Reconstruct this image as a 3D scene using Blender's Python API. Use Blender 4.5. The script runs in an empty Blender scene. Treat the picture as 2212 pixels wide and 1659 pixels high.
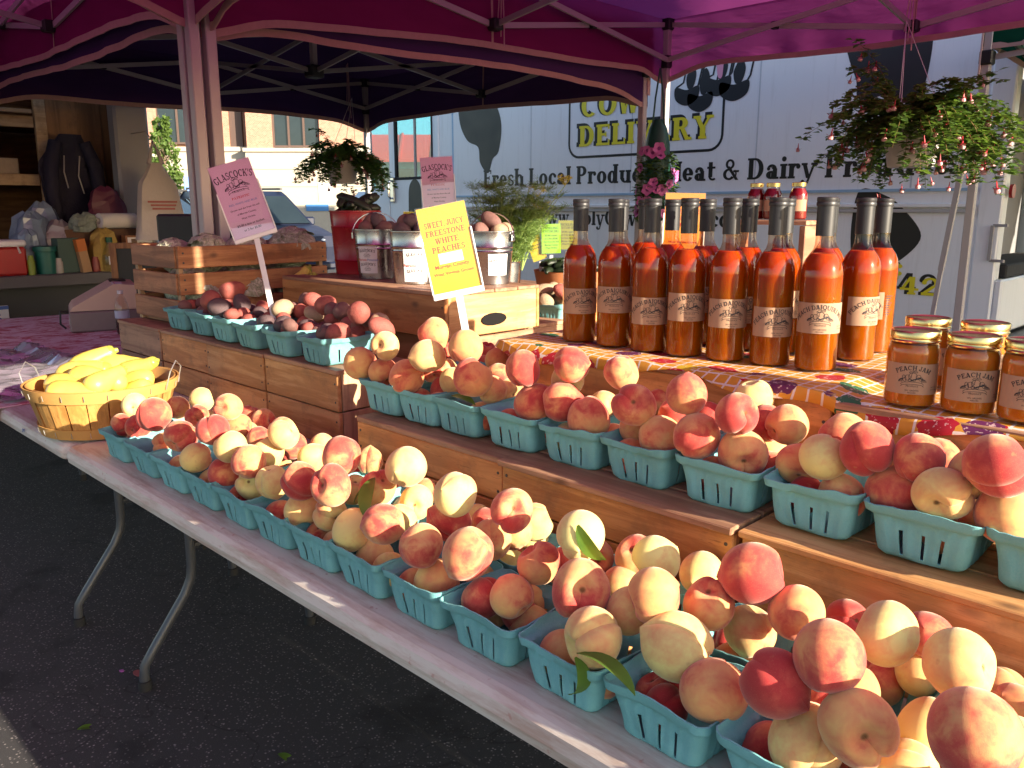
import bpy, bmesh, math, random
from math import sin, cos, pi, radians, sqrt, exp, atan2
from mathutils import Vector, Matrix, Euler, Quaternion
random.seed(7)
S = bpy.context.scene
COL = S.collection
# ---------------------------------------------------------------- camera
cd = bpy.data.cameras.new('camera'); CAM = bpy.data.objects.new('camera', cd); COL.objects.link(CAM)
CAM.location = (0, 0, 1.39)
CAM.rotation_euler = (radians(90 - 11.977), 0, radians(44.578))
cd.sensor_width = 36; cd.lens = 36 * 1789 / 2212; cd.clip_start = .02; cd.clip_end = 400
S.camera = CAM
# ---------------------------------------------------------------- light
SUN_EL, SUN_TH = 17.0, 5.6          # elevation; degrees from +X towards +Y
W = bpy.data.worlds.new('World'); S.world = W; W.use_nodes = True
wn = W.node_tree.nodes; bg = wn['Background']
sk = wn.new('ShaderNodeTexSky'); sk.sky_type = 'NISHITA'; sk.sun_disc = False
sk.sun_elevation = radians(SUN_EL); sk.sun_rotation = radians(90 - SUN_TH)
sk.air_density = 1.0; sk.dust_density = 1.0; sk.ozone_density = 1.0
W.node_tree.links.new(sk.outputs[0], bg.inputs[0]); bg.inputs[1].default_value = .10
sd = bpy.data.lights.new('sun', 'SUN'); sd.energy = 5.0; sd.angle = radians(.53); sd.color = (1, .88, .70)
SUN = bpy.data.objects.new('sun', sd); COL.objects.link(SUN)
_d = Vector((cos(radians(SUN_EL)) * cos(radians(SUN_TH)), cos(radians(SUN_EL)) * sin(radians(SUN_TH)), sin(radians(SUN_EL))))
SUN.rotation_euler = _d.to_track_quat('Z', 'Y').to_euler(); SUN.location = (8, 1, 6)
vs = S.view_settings; vs.view_transform = 'Standard'; vs.look = 'None'; vs.gamma = 1; vs.use_curve_mapping = False
vs.exposure = 1.6
S.cycles.max_bounces = 8; S.cycles.diffuse_bounces = 3; S.cycles.transparent_max_bounces = 16
S.cycles.caustics_reflective = False; S.cycles.caustics_refractive = False
S.cycles.sample_clamp_indirect = 4.0; S.cycles.use_denoising = True

# ---------------------------------------------------------------- mesh helpers
class MB:
    def __init__(s): s.v = []; s.f = []; s.sm = []
    def add(s, vs, fs, smooth=False):
        o = len(s.v); s.v += [tuple(v) for v in vs]
        for f in fs: s.f.append(tuple(i + o for i in f)); s.sm.append(smooth)
        return s
    def box(s, x0, x1, y0, y1, z0, z1, c=0.0):
        if c <= 0:
            return s.add([(x0,y0,z0),(x1,y0,z0),(x1,y1,z0),(x0,y1,z0),(x0,y0,z1),(x1,y0,z1),(x1,y1,z1),(x0,y1,z1)],
                  [(3,2,1,0),(4,5,6,7),(0,1,5,4),(1,2,6,5),(2,3,7,6),(3,0,4,7)])
        X = (x0, x1); Y = (y0, y1); Z = (z0, z1); vs = []; ix = {}
        for i in (0,1):
            for j in (0,1):
                for k in (0,1):
                    a = 1 if i == 0 else -1; b = 1 if j == 0 else -1; g = 1 if k == 0 else -1
                    for ax in range(3):
                        p = [X[i] + a*c, Y[j] + b*c, Z[k] + g*c]
                        p[ax] = (X[i], Y[j], Z[k])[ax]
                        ix[(i,j,k,ax)] = len(vs); vs.append(tuple(p))
        fs = []
        q = lambda l: fs.append(tuple(ix[t] for t in l))
        q([(0,0,0,0),(0,0,1,0),(0,1,1,0),(0,1,0,0)]); q([(1,0,0,0),(1,1,0,0),(1,1,1,0),(1,0,1,0)])
        q([(0,0,0,1),(1,0,0,1),(1,0,1,1),(0,0,1,1)]); q([(0,1,0,1),(0,1,1,1),(1,1,1,1),(1,1,0,1)])
        q([(0,0,0,2),(0,1,0,2),(1,1,0,2),(1,0,0,2)]); q([(0,0,1,2),(1,0,1,2),(1,1,1,2),(0,1,1,2)])
        for i in (0,1):
            for j in (0,1):
                q([(i,j,0,0),(i,j,1,0),(i,j,1,1),(i,j,0,1)]); q([(i,0,j,0),(i,1,j,0),(i,1,j,2),(i,0,j,2)])
                q([(0,i,j,1),(1,i,j,1),(1,i,j,2),(0,i,j,2)])
                for k in (0,1): q([(i,j,k,0),(i,j,k,1),(i,j,k,2)])
        return s.add(vs, fs)
    def bar(s, p0, p1, w, h=None, up=(0,0,1)):
        h = h or w; a = Vector(p0); b = Vector(p1); d = (b - a).normalized(); u = Vector(up)
        if abs(d.dot(u)) > .98: u = Vector((1,0,0))
        x = d.cross(u).normalized() * w/2; y = d.cross(x).normalized() * h/2
        vs = [a-x-y, a+x-y, a+x+y, a-x+y, b-x-y, b+x-y, b+x+y, b-x+y]
        return s.add(vs, [(3,2,1,0),(4,5,6,7),(0,1,5,4),(1,2,6,5),(2,3,7,6),(3,0,4,7)])
    def tube(s, path, r, n=8, caps=True):
        P = [Vector(p) for p in path]; R = r if isinstance(r, (list, tuple)) else [r]*len(P)
        vs = []; fs = []; u = None
        for i, p in enumerate(P):
            d = (P[min(i+1, len(P)-1)] - P[max(i-1, 0)]).normalized()
            if u is None: u = d.orthogonal().normalized()
            u = (u - d*u.dot(d)).normalized(); w = d.cross(u)
            for k in range(n):
                a = 2*pi*k/n; vs.append(p + (u*cos(a) + w*sin(a))*R[i])
        for i in range(len(P)-1):
            for k in range(n): fs.append((i*n+k, i*n+(k+1)%n, (i+1)*n+(k+1)%n, (i+1)*n+k))
        s.add(vs, fs, True)
        if caps:
            o = len(s.v) - len(vs); s.f.append(tuple(o + k for k in range(n-1,-1,-1))); s.sm.append(False)
            o2 = o + (len(P)-1)*n; s.f.append(tuple(o2 + k for k in range(n))); s.sm.append(False)
        return s
    def lathe(s, prof, n=24, c=(0,0,0), a0=0.0, a1=2*pi, smooth=True):
        full = abs(a1 - a0 - 2*pi) < 1e-6; m = n if full else n+1; vs = []; fs = []
        for r, z in prof:
            for k in range(m):
                a = a0 + (a1-a0)*k/n; vs.append((c[0]+r*cos(a), c[1]+r*sin(a), c[2]+z))
        for i in range(len(prof)-1):
            for k in range(n):
                k2 = (k+1) % m if full else k+1
                fs.append((i*m+k, i*m+k2, (i+1)*m+k2, (i+1)*m+k))
        return s.add(vs, fs, smooth)
    def prism(s, pts, fn, d):
        """pts: 2D outline (counter-clockwise), fn(u,v,w)->xyz, w in 0..d"""
        n = len(pts); vs = [fn(u,v,0) for u,v in pts] + [fn(u,v,d) for u,v in pts]
        fs = [tuple(range(n-1,-1,-1)), tuple(range(n,2*n))] + [(i,(i+1)%n,n+(i+1)%n,n+i) for i in range(n)]
        return s.add(vs, fs)
    def ribbon(s, pts, w, closed=False, z=0.0):
        """flat stroke in the xy plane, width w"""
        P = [Vector((p[0], p[1])) for p in pts]; n = len(P); vs = []
        for i in range(n):
            a = P[(i-1) % n] if (closed or i > 0) else P[i]; b = P[(i+1) % n] if (closed or i < n-1) else P[i]
            d = (b-a); d = d.normalized() if d.length > 1e-9 else Vector((1,0)); nn = Vector((-d.y, d.x))*w/2
            vs += [(P[i].x+nn.x, P[i].y+nn.y, z), (P[i].x-nn.x, P[i].y-nn.y, z)]
        fs = [(2*i+1, 2*((i+1)%n)+1, 2*((i+1)%n), 2*i) for i in range(n if closed else n-1)]
        return s.add(vs, fs)
    def sphere(s, c, r, n=12, m=8, sc=(1,1,1), rot=None):
        vs = []; fs = []
        for i in range(m+1):
            t = pi*i/m
            for k in range(n):
                a = 2*pi*k/n; p = Vector((sin(t)*cos(a)*sc[0], sin(t)*sin(a)*sc[1], cos(t)*sc[2]))*r
                if rot: p = rot @ p
                vs.append(p + Vector(c))
        for i in range(m):
            for k in range(n): fs.append((i*n+k, (i+1)*n+k, (i+1)*n+(k+1)%n, i*n+(k+1)%n))
        return s.add(vs, fs, True)
    def mesh(s, name, mat=None, fix=True):
        me = bpy.data.meshes.new(name); me.from_pydata(s.v, [], s.f)
        me.polygons.foreach_set('use_smooth', s.sm)
        if fix:
            b = bmesh.new(); b.from_mesh(me); bmesh.ops.remove_doubles(b, verts=b.verts, dist=1e-6)
            bmesh.ops.recalc_face_normals(b, faces=b.faces); b.to_mesh(me); b.free()
        if any(s.sm): me.set_sharp_from_angle(angle=radians(40))
        if mat: me.materials.append(mat)
        me.update(); return me
    def build(s, name, mat, parent=None, loc=(0,0,0), rot=(0,0,0), fix=True):
        return obj(name, s.mesh(name, mat, fix), parent, loc, rot)

def obj(name, me, parent=None, loc=(0,0,0), rot=(0,0,0)):
    o = bpy.data.objects.new(name, me); COL.objects.link(o); o.location = loc; o.rotation_euler = rot
    if parent: o.parent = parent
    return o
def tag(o, label, cat, group=None):
    o['label'] = label; o['category'] = cat
    if group: o['group'] = group
    return o
def thing(name, label, cat, loc=(0,0,0), rot=(0,0,0), group=None):
    o = bpy.data.objects.new(name, None); COL.objects.link(o); o.location = loc; o.rotation_euler = rot; o.empty_display_size = .05
    return tag(o, label, cat, group)
def struct(o): o['kind'] = 'structure'; return o
def stuff(o): o['kind'] = 'stuff'; return o
def copy_tree(o, parent=None):
    c = o.copy(); COL.objects.link(c); c.parent = parent
    for ch in list(o.children): copy_tree(ch, c)
    return c
ORD = ['first','second','third','fourth','fifth','sixth','seventh','eighth','ninth','tenth','eleventh','twelfth','thirteenth','fourteenth']

# ---------------------------------------------------------------- materials
class NT:
    def __init__(s, name):
        s.m = bpy.data.materials.new(name); s.m.use_nodes = True; s.t = s.m.node_tree; s.n = s.t.nodes
        s.bs = s.n['Principled BSDF']; s.out = s.n['Material Output']
    def new(s, t, **k):
        n = s.n.new('ShaderNode' + t)
        for a, b in k.items(): setattr(n, a, b)
        return n
    def ln(s, a, b): s.t.links.new(a, b)
    def coord(s, which='Object', scale=(1,1,1), loc=None):
        c = s.new('TexCoord'); mp = s.new('Mapping'); mp.inputs['Scale'].default_value = scale
        s.ln(c.outputs[which], mp.inputs[0])
        if loc is not None: s.ln(loc, mp.inputs['Location'])
        return mp.outputs[0]
    def noise(s, vec, scale, detail=3, rough=.55, dist=0):
        n = s.new('TexNoise'); n.inputs['Scale'].default_value = scale; n.inputs['Detail'].default_value = detail
        n.inputs['Roughness'].default_value = rough; n.inputs['Distortion'].default_value = dist
        s.ln(vec, n.inputs['Vector']); return n.outputs['Fac']
    def ramp(s, fac, stops):
        r = s.new('ValToRGB'); e = r.color_ramp.elements
        e[0].position, e[0].color = stops[0][0], c4(stops[0][1]); e[1].position, e[1].color = stops[-1][0], c4(stops[-1][1])
        for p, c in stops[1:-1]: q = e.new(p); q.color = c4(c)
        s.ln(fac, r.inputs[0]); return r.outputs[0]
    def mix(s, fac, a, b, blend='MIX'):
        m = s.new('Mix', data_type='RGBA', blend_type=blend)
        for sock, v in ((m.inputs[0], fac), (m.inputs[6], a), (m.inputs[7], b)):
            if isinstance(v, bpy.types.NodeSocket): s.ln(v, sock)
            elif sock == m.inputs[0]: sock.default_value = v
            else: sock.default_value = c4(v)
        return m.outputs[2]
    def math(s, op, a, b=0.0, c=0.0):
        m = s.new('Math', operation=op)
        for i, v in enumerate((a, b, c)):
            if isinstance(v, bpy.types.NodeSocket): s.ln(v, m.inputs[i])
            else: m.inputs[i].default_value = v
        return m.outputs[0]
    def bump(s, h, st=.3, d=.002):
        b = s.new('Bump'); b.inputs['Strength'].default_value = st; b.inputs['Distance'].default_value = d
        s.ln(h, b.inputs['Height']); s.ln(b.outputs[0], s.bs.inputs['Normal'])
    def set(s, **k):
        for a, v in k.items():
            i = s.bs.inputs[a.replace('_', ' ')]
            if isinstance(v, bpy.types.NodeSocket): s.ln(v, i)
            elif i.type == 'RGBA': i.default_value = c4(v)
            else: i.default_value = v
        return s
def c4(c): return (c[0], c[1], c[2], 1) if len(c) == 3 else tuple(c)
def scl(c, k): return tuple(min(1, x*k) for x in c)
_MC = {}
def mk(name, col, rough=.5, var=.12, scale=25, bump=0, bd=.001, metal=0, spec=.5, **k):
    """plain paint-like material with a mottled tone"""
    if name in _MC: return _MC[name]
    t = NT(name); v = t.coord()
    if var:
        f = t.noise(v, scale, 4); t.set(Base_Color=t.mix(f, scl(col, 1-var), scl(col, 1+var)))
        t.set(Roughness=t.math('MULTIPLY_ADD', f, .25, rough-.12))
    else: t.set(Base_Color=col, Roughness=rough)
    t.set(Metallic=metal); t.bs.inputs['Specular IOR Level'].default_value = spec
    if bump: t.bump(t.noise(v, scale*4, 4), bump, bd)
    if k: t.set(**k)
    _MC[name] = t.m; return t.m
def wood(name, c1, c2, axis=0, rough=.6, knots=True, gs=1.0):
    if name in _MC: return _MC[name]
    t = NT(name); oi = t.new('ObjectInfo'); sc = [14*gs]*3; sc[axis] = 1.1*gs
    off = t.new('CombineXYZ'); m = t.math('MULTIPLY', oi.outputs['Random'], 37.0)
    for i in range(3): t.ln(m, off.inputs[i])
    v = t.coord('Object', sc, off.outputs[0])
    g = t.noise(v, 2.2, 6, .6, .6); g2 = t.noise(v, 9, 3, .6, .2)
    col = t.ramp(g, [(.28, scl(c2, .8)), (.45, c2), (.56, c1), (.75, scl(c1, 1.12))])
    col = t.mix(t.math('MULTIPLY', g2, .35), col, scl(c2, .75))
    if knots:
        sk2 = [5*gs]*3; sk2[axis] = 2.6*gs
        vo = t.new('TexVoronoi'); vo.inputs['Scale'].default_value = 1.7; t.ln(t.coord('Object', sk2, off.outputs[0]), vo.inputs['Vector'])
        k = t.ramp(vo.outputs['Distance'], [(.03, (1,1,1)), (.11, (0,0,0))])
        col = t.mix(t.math('MULTIPLY', k, .75), col, (.10,.045,.02))
    hs = t.new('HueSaturation'); t.ln(col, hs.inputs['Color']); t.ln(t.math('MULTIPLY_ADD', oi.outputs['Random'], .4, .8), hs.inputs['Value'])
    dirt = t.noise(t.coord('Object', (1,1,1), off.outputs[0]), 11, 5, .65); fin = t.mix(t.ramp(dirt, [(.52,(0,0,0)),(.72,(.5,.5,.5))]), hs.outputs[0], (.11,.06,.035)); scr = t.noise(v, 26, 2, .7); fin = t.mix(t.ramp(scr, [(.62,(0,0,0)),(.7,(.45,.45,.45))]), fin, scl(c2, .4))
    t.set(Base_Color=fin, Roughness=rough); t.bump(t.math('ADD', g2, scr), .45, .0012)
    _MC[name] = t.m; return t.m
def emptymat(name): 
    t = NT(name); return t
# ---------------------------------------------------------------- lettering and print
def text_mesh(txt, size, bold=0.0, shear=0.0, space=1.0, align='CENTER', depth=0.0):
    cu = bpy.data.curves.new('lettering', 'FONT'); cu.body = txt; cu.size = size; cu.offset = bold; cu.shear = shear
    cu.space_character = space; cu.align_x = align; cu.extrude = depth; cu.resolution_u = 3
    o = bpy.data.objects.new('lettering', cu); COL.objects.link(o)
    dg = bpy.context.evaluated_depsgraph_get(); dg.update()
    me = bpy.data.meshes.new_from_object(o.evaluated_get(dg)); bpy.data.objects.remove(o); bpy.data.curves.remove(cu)
    me.name = 'lettering'; return me
def remap(me, fn):
    for v in me.vertices: v.co = fn(v.co)
    me.update(); return me
def arch(me, R, y0=0):
    """bend text upward in an arc of radius R"""
    return remap(me, lambda c: Vector(((R + c.y)*sin(c.x/R), (R + c.y)*cos(c.x/R) - R + y0, c.z)))
def wrap(me, R, a0, z0=0.0):
    """flat xy -> cylinder round z"""
    return remap(me, lambda c: Vector(((R+c.z)*cos(a0 + c.x/R), (R+c.z)*sin(a0 + c.x/R), z0 + c.y)))
def circ(cx, cy, rx, ry, a0=0, a1=360, n=14, rot=0):
    out = []
    for i in range(n+1):
        a = radians(a0 + (a1-a0)*i/n); x = rx*cos(a); y = ry*sin(a); r = radians(rot)
        out.append((cx + x*cos(r) - y*sin(r), cy + x*sin(r) + y*cos(r)))
    return out
def emblem(s=1.0, w=.022):
    """line drawing: fruit and vegetables heaped over a ribbon, about 2 wide x 1.2 high (units of s)"""
    b = MB(); st = []
    st.append(circ(0, .42, .34, .33)); st.append(circ(0, .42, .12, .33, 60, 200, 8))
    st.append(circ(-.12, .82, .2, .07, 0, 360, 10, 20)); st.append(circ(.2, .84, .17, .06, 0, 360, 10, -15))
    st.append(circ(.45, .38, .2, .2)); st.append(circ(-.42, .3, .22, .24)); st.append(circ(-.68, .22, .14, .3, 0, 360, 12, 15))
    st.append(circ(-.22, .1, .14, .13)); st.append(circ(.12, .08, .12, .1)); st.append(circ(.66, .2, .16, .16))
    for i in range(5): st.append(circ(.3 + .1*i, -.1, .45, .5 - .05*i, 0, 75, 8))
    for i in range(4): st.append(circ(-.45 - .09*i, -.08, .4, .42 - .05*i, 105, 185, 8))
    st.append([(-.15,.05),(.1,.14),(.4,.26),(.66,.36)]); st.append([(-.12,.0),(.12,.1),(.42,.21),(.68,.31)])
    st.append([(x, -.22 + .16*cos(x*1.5)) for x in [i*.12-.78 for i in range(14)]]); st.append([(x, -.42 + .16*cos(x*1.5)) for x in [i*.12-.78 for i in range(14)]])
    st.append([(-.78,-.16),(-.95,-.3),(-.86,-.38),(-.95,-.5),(-.78,-.36)]); st.append([(.78,-.16),(.95,-.3),(.86,-.38),(.95,-.5),(.78,-.36)])
    for i, p in enumerate(st): b.ribbon([(x*s, y*s) for x, y in p], w*s*(2.2 if 18 <= i <= 19 else 1), z=.00002*i)
    return b
def decal(b, name, mat, parent, loc=(0,0,0), rot=(0,0,0), fn=None):
    me = b if isinstance(b, bpy.types.Mesh) else b.mesh(name, None, False)
    if fn: remap(me, fn)
    me.materials.clear(); me.materials.append(mat); return obj(name, me, parent, loc, rot)

INK = mk('ink', (.02,.02,.025), .6, 0); REDINK = mk('red_ink', (.5,.03,.02), .6, 0); BLUEINK = mk('blue_ink', (.15,.2,.45), .6, 0)

# a chunky slab-serif alphabet built from bars and elliptical rings; 1 unit = cap height
def _ring(b, cx, cy, rx, ry, wx, wy, a0=0, a1=360, z=0, n=28):
    n = max(4, int(n*abs(a1-a0)/360)); vs = []; 
    for i in range(n+1):
        a = radians(a0 + (a1-a0)*i/n); vs += [(cx+rx*cos(a), cy+ry*sin(a), z), (cx+(rx-wx)*cos(a), cy+(ry-wy)*sin(a), z)]
    b.add(vs, [(2*i, 2*i+2, 2*i+3, 2*i+1) for i in range(n)])
def _bar(b, x0, y0, x1, y1, w, z=0): b.ribbon([(x0,y0),(x1,y1)], w, z=z)
def _q(b, pts, z=0): b.add([(p[0],p[1],z) for p in pts], [tuple(range(len(pts)))])
def glyph(ch, b, x, T=.2, t=.085):
    """draws ch at pen position x and returns its advance"""
    k = [0]
    def V(cx, y0, y1, w=T, s0=True, s1=True, sw=.11):
        k[0] += 1; z = .0006*k[0]; _q(b, [(x+cx-w/2,y0),(x+cx+w/2,y0),(x+cx+w/2,y1),(x+cx-w/2,y1)], z)
        if s0: _q(b, [(x+cx-w/2-sw*.6,y0),(x+cx+w/2+sw*.6,y0),(x+cx+w/2+sw*.55,y0+t),(x+cx-w/2-sw*.55,y0+t)], z+.0003)
        if s1: _q(b, [(x+cx-w/2-sw*.6,y1-t),(x+cx+w/2+sw*.55,y1-t),(x+cx+w/2+sw*.6,y1),(x+cx-w/2-sw*.6,y1)], z+.0003)
    def H(x0, x1, y, w=t):
        k[0] += 1; _q(b, [(x+x0,y-w/2),(x+x1,y-w/2),(x+x1,y+w/2),(x+x0,y+w/2)], .0006*k[0])
    def D(x0,y0,x1,y1,w=T):
        k[0] += 1; _q(b, [(x+x0-w/2,y0),(x+x0+w/2,y0),(x+x1+w/2,y1),(x+x1-w/2,y1)][::1 if y1>y0 else -1], .0006*k[0])
    def R(cx, cy, rx, ry, a0=0, a1=360, wx=T, wy=t): k[0] += 1; _ring(b, x+cx, cy, rx, ry, wx, wy, a0, a1, .0006*k[0])
    def B(cx, cy, r): k[0] += 1; _q(b, [(x+cx+r*cos(a*pi/7), cy+r*sin(a*pi/7)) for a in range(14)], .0006*k[0])
    xh = .68; n = ch
    if n == ' ': return .32
    if n == 'F': V(.2,0,1); H(.25,.74,1-t/2); H(.25,.58,.52); V(.7,.76,1,.07,0,0); V(.55,.4,.64,.07,0,0); return .8
    if n == 'L': V(.2,0,1); H(.25,.74,t/2); V(.72,0,.28,.08,0,0); return .82
    if n == 'E': V(.2,0,1); H(.25,.74,1-t/2); H(.25,.58,.52); H(.25,.76,t/2); V(.72,.76,1,.08,0,0); V(.74,0,.28,.08,0,0); V(.56,.4,.64,.07,0,0); return .86
    if n == 'P': V(.2,0,1); R(.42,.72,.36,.28,-90,90); H(.25,.44,1-t/2); H(.25,.44,.44+t/2); return .86
    if n == 'R': V(.2,0,1); R(.42,.74,.34,.26,-90,90); H(.25,.44,1-t/2); H(.25,.44,.48+t/2); D(.76,0,.5,.5,.22); H(.64,.96,t/2); return .98
    if n == 'D': V(.2,0,1); R(.4,.5,.48,.5,-90,90); H(.25,.42,1-t/2); H(.25,.42,t/2); return .98
    if n == 'M': V(.17,0,1,.12); V(.9,0,1); D(.5,.1,.2,1,.2); D(.5,.1,.86,1,.1); return 1.1
    if n == 'H': V(.2,0,1); V(.78,0,1); H(.25,.75,.52); return 1.0
    if n == 'C' : R(.48,.5,.46,.5,48,312); V(.8,.66,.96,.09,0,0); return .94
    if n == 'O': R(.5,.5,.48,.5); return 1.02
    if n == 'I': V(.2,0,1); return .44
    if n == 'V': D(.45,0,.16,1,.22); D(.45,0,.78,1,.11); H(0,.38,1-t/2); H(.62,.96,1-t/2); return .96
    if n == 'W': D(.34,0,.14,1,.21); D(.36,0,.62,1,.1); D(.8,0,.6,1,.21); D(.82,0,1.1,1,.1); H(0,.36,1-t/2); H(.44,.78,1-t/2); H(.94,1.24,1-t/2); return 1.26
    if n == 'Y': V(.46,0,.5,T,True,False); D(.46,.42,.16,1,.22); D(.46,.42,.8,1,.12); H(0,.36,1-t/2); H(.62,.96,1-t/2); return .96
    if n == 'A': D(.12,0,.42,1,.1); D(.78,0,.46,1,.23); H(.2,.66,.3); H(0,.28,t/2); H(.58,.96,t/2); return .98
    if n == 'G': R(.48,.5,.46,.5,48,330); V(.78,.1,.46,.17,0,1); V(.8,.7,.96,.09,0,0); return 1.0
    if n == 'S': R(.36,.73,.31,.27,30,270,.16,t); R(.36,.27,.33,.27,-150,90,.17,t); V(.62,.72,.96,.07,0,0); V(.08,.04,.3,.07,0,0); return .74
    if n == 'K': V(.2,0,1); D(.34,.42,.8,1,.12); D(.82,0,.46,.58,.23); H(.62,1.0,t/2); H(.64,.98,1-t/2); return 1.02
    if n == 'T': V(.42,0,1,T,True,False); H(.02,.82,1-t/2); V(.06,.74,1,.08,0,0); V(.78,.74,1,.08,0,0); return .86
    if n == 'U': V(.2,.3,1,T,False,True); R(.5,.36,.4,.36,180,360); V(.84,.3,1,.11,False,True); return 1.02
    if n == 'J': V(.46,.25,1,T,False,True); R(.28,.26,.28,.26,190,360,.16,t); B(.12,.26,.12); return .68
    if n == 'Q': R(.5,.5,.48,.5); D(.86,-.16,.5,.22,.2); return 1.02
    if n == 'X': D(.82,0,.18,1,.23); D(.16,0,.8,1,.1); H(0,.34,t/2); H(.6,.98,t/2); H(0,.36,1-t/2); H(.64,.96,1-t/2); return .98
    if n == 'N': V(.17,0,1,.11); V(.84,0,1,.11,False,True); D(.82,0,.2,1,.22); return 1.02
    if n == "'": D(.1,.62,.16,1,.13); return .3
    if n == 'r': V(.17,0,xh); B(.5,xh-.14,.11); R(.44,xh-.24,.26,.24,60,170,.12,.1); return .62
    if n == 'e': R(.34,xh/2,.33,xh/2,0,330); H(.06,.64,xh/2); return .7
    if n == 's': R(.3,xh*.74,.25,xh*.27,30,270,.13,t); R(.3,xh*.27,.26,xh*.28,-150,90,.14,t); B(.47,xh*.8,.07); B(.12,xh*.2,.07); return .6
    if n == 'h': V(.17,0,1.02); V(.62,0,xh-.12,T,True,False); R(.41,xh-.26,.31,.26,0,150); return .84
    if n == 'o': R(.36,xh/2,.35,xh/2); return .74
    if n == 'c': R(.35,xh/2,.34,xh/2,40,325); B(.54,xh-.18,.1); return .66
    if n == 'a': R(.27,.19,.26,.19); R(.3,xh-.22,.26,.22,0,150); V(.47,0,xh-.2,T-.02,False,False); H(.4,.68,t/2); B(.13,xh-.2,.09); return .7
    if n == 'l': V(.18,0,1.02); return .38
    if n == 'd': R(.33,xh/2,.32,xh/2); V(.58,0,1.02,T,False,True); H(.5,.78,t/2); return .8
    if n == 'u': V(.2,.2,xh,T,False,True); R(.44,.26,.33,.26,180,320); V(.64,0,xh,T,False,True); H(.6,.84,t/2); return .86
    if n == 't': V(.22,.16,.9,T-.02,False,False); H(.02,.5,xh-t/2); R(.36,.2,.24,.2,190,320,.12,t); return .54
    if n == 'i': V(.18,0,xh); B(.18,.9,.12); return .38
    if n == 'y': D(.36,0,.14,xh,.2); D(.34,-.16,.64,xh,.11); H(0,.3,xh-t/2); H(.48,.8,xh-t/2); R(.2,-.16,.2,.13,200,350,.1,t); B(.1,-.16,.09); return .76
    if n == 'm': V(.17,0,xh); V(.56,0,xh-.12,T,True,False); V(.98,0,xh-.12,T,True,False); R(.36,xh-.26,.3,.26,0,150); R(.77,xh-.26,.3,.26,0,150); return 1.18
    if n == 'v': D(.32,0,.12,xh,.2); D(.32,0,.56,xh,.1); H(0,.28,xh-t/2); H(.42,.7,xh-t/2); return .7
    if n == 'w': D(.3,0,.12,xh,.2); D(.32,0,.54,xh,.1); D(.72,0,.54,xh,.2); D(.74,0,.96,xh,.1); H(0,.3,xh-t/2); H(.4,.68,xh-t/2); H(.82,1.08,xh-t/2); return 1.1
    if n == '.': B(.14,.11,.11); return .3
    if n == ',': B(.14,.11,.11); D(.08,-.16,.17,.08,.08); return .32
    if n == ':': B(.16,.14,.13); B(.16,.54,.13); return .36
    if n == '&': R(.4,.76,.25,.24,0,360,.13,t); R(.36,.28,.34,.28,60,330,.18,t); D(.82,0,.3,.66,.18); R(.5,.3,.3,.26,-30,50,.08,t); H(.6,.92,.42); return .98
    if n == '7': H(.04,.7,1-.08,.16); D(.24,0,.6,.9,.24); V(.08,.72,.9,.1,0,0); return .74
    if n == '4': V(.52,0,1,.22,True,False); H(.02,.8,.3,.13); D(.12,.3,.46,1,.14); return .84
    if n == '2': R(.38,.68,.34,.32,-30,180,.18,.12); D(.14,.1,.56,.56,.2); H(.04,.76,.08,.16); B(.14,.7,.1); return .8
    return .5
def slab_text(txt, size, T=.2, t=.085, track=.04, shear=0.0):
    b = MB(); x = 0.0
    for ch in txt: x += glyph(ch, b, x, T, t) + track
    b.v = [(((p[0] - x/2) + shear*p[1])*size, p[1]*size, p[2]*size) for p in b.v]
    return b, x*size

def print_mesh(txt, w, h, T=.23):
    """serif print fitted to width w, cap height h"""
    b, ww = slab_text(txt, h, T=T, t=.13); f = w/ww; b.v = [(p[0]*f, p[1], p[2]*.3) for p in b.v]
    me = b.mesh('print', None, False); return me
# ================================================================ ground
t = NT('asphalt'); v = t.coord()
sp = t.new('TexVoronoi'); sp.inputs['Scale'].default_value = 105; t.ln(v, sp.inputs['Vector'])
gr = t.math('GREATER_THAN', t.noise(v, 160, 2), .60)
big = t.noise(v, .9, 5)
base = t.mix(big, (.018,.018,.02), (.04,.039,.041))
fine = t.noise(v, 420, 2, .7)
base = t.mix(t.ramp(fine, [(.35,(0,0,0)),(.7,(1,1,1))]), base, (.055,.053,.052))
cell = t.ramp(sp.outputs['Color'], [(.35,(0,0,0)),(.9,(1,1,1))])
m = t.math('MULTIPLY', t.ramp(sp.outputs['Distance'], [(.18,(1,1,1)),(.36,(0,0,0))]), cell)
base = t.mix(t.math('MULTIPLY', m, .9), base, (.34,.31,.29))
st_ = t.noise(v, 2.6, 4, .6); base = t.mix(t.ramp(st_, [(.56,(0,0,0)),(.66,(.75,.75,.75))]), base, (.010,.010,.011))
ck = t.new('TexVoronoi', feature='DISTANCE_TO_EDGE'); ck.inputs['Scale'].default_value = 1.1; dv = t.new('VectorMath', operation='ADD'); nz = t.new('TexNoise'); nz.inputs['Scale'].default_value = 3; t.ln(v, nz.inputs['Vector']); t.ln(v, dv.inputs[0]); t.ln(nz.outputs['Color'], dv.inputs[1]); t.ln(dv.outputs[0], ck.inputs['Vector'])
base = t.mix(t.ramp(ck.outputs['Distance'], [(.003,(.5,.5,.5)),(.008,(0,0,0))]), base, (.008,.008,.008))
t.set(Base_Color=base, Roughness=.85); t.bump(t.math('ADD', fine, m), .5, .003)
struct(MB().box(-130, 60, -40, 110, -.3, 0).build('ground', t.m))

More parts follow.
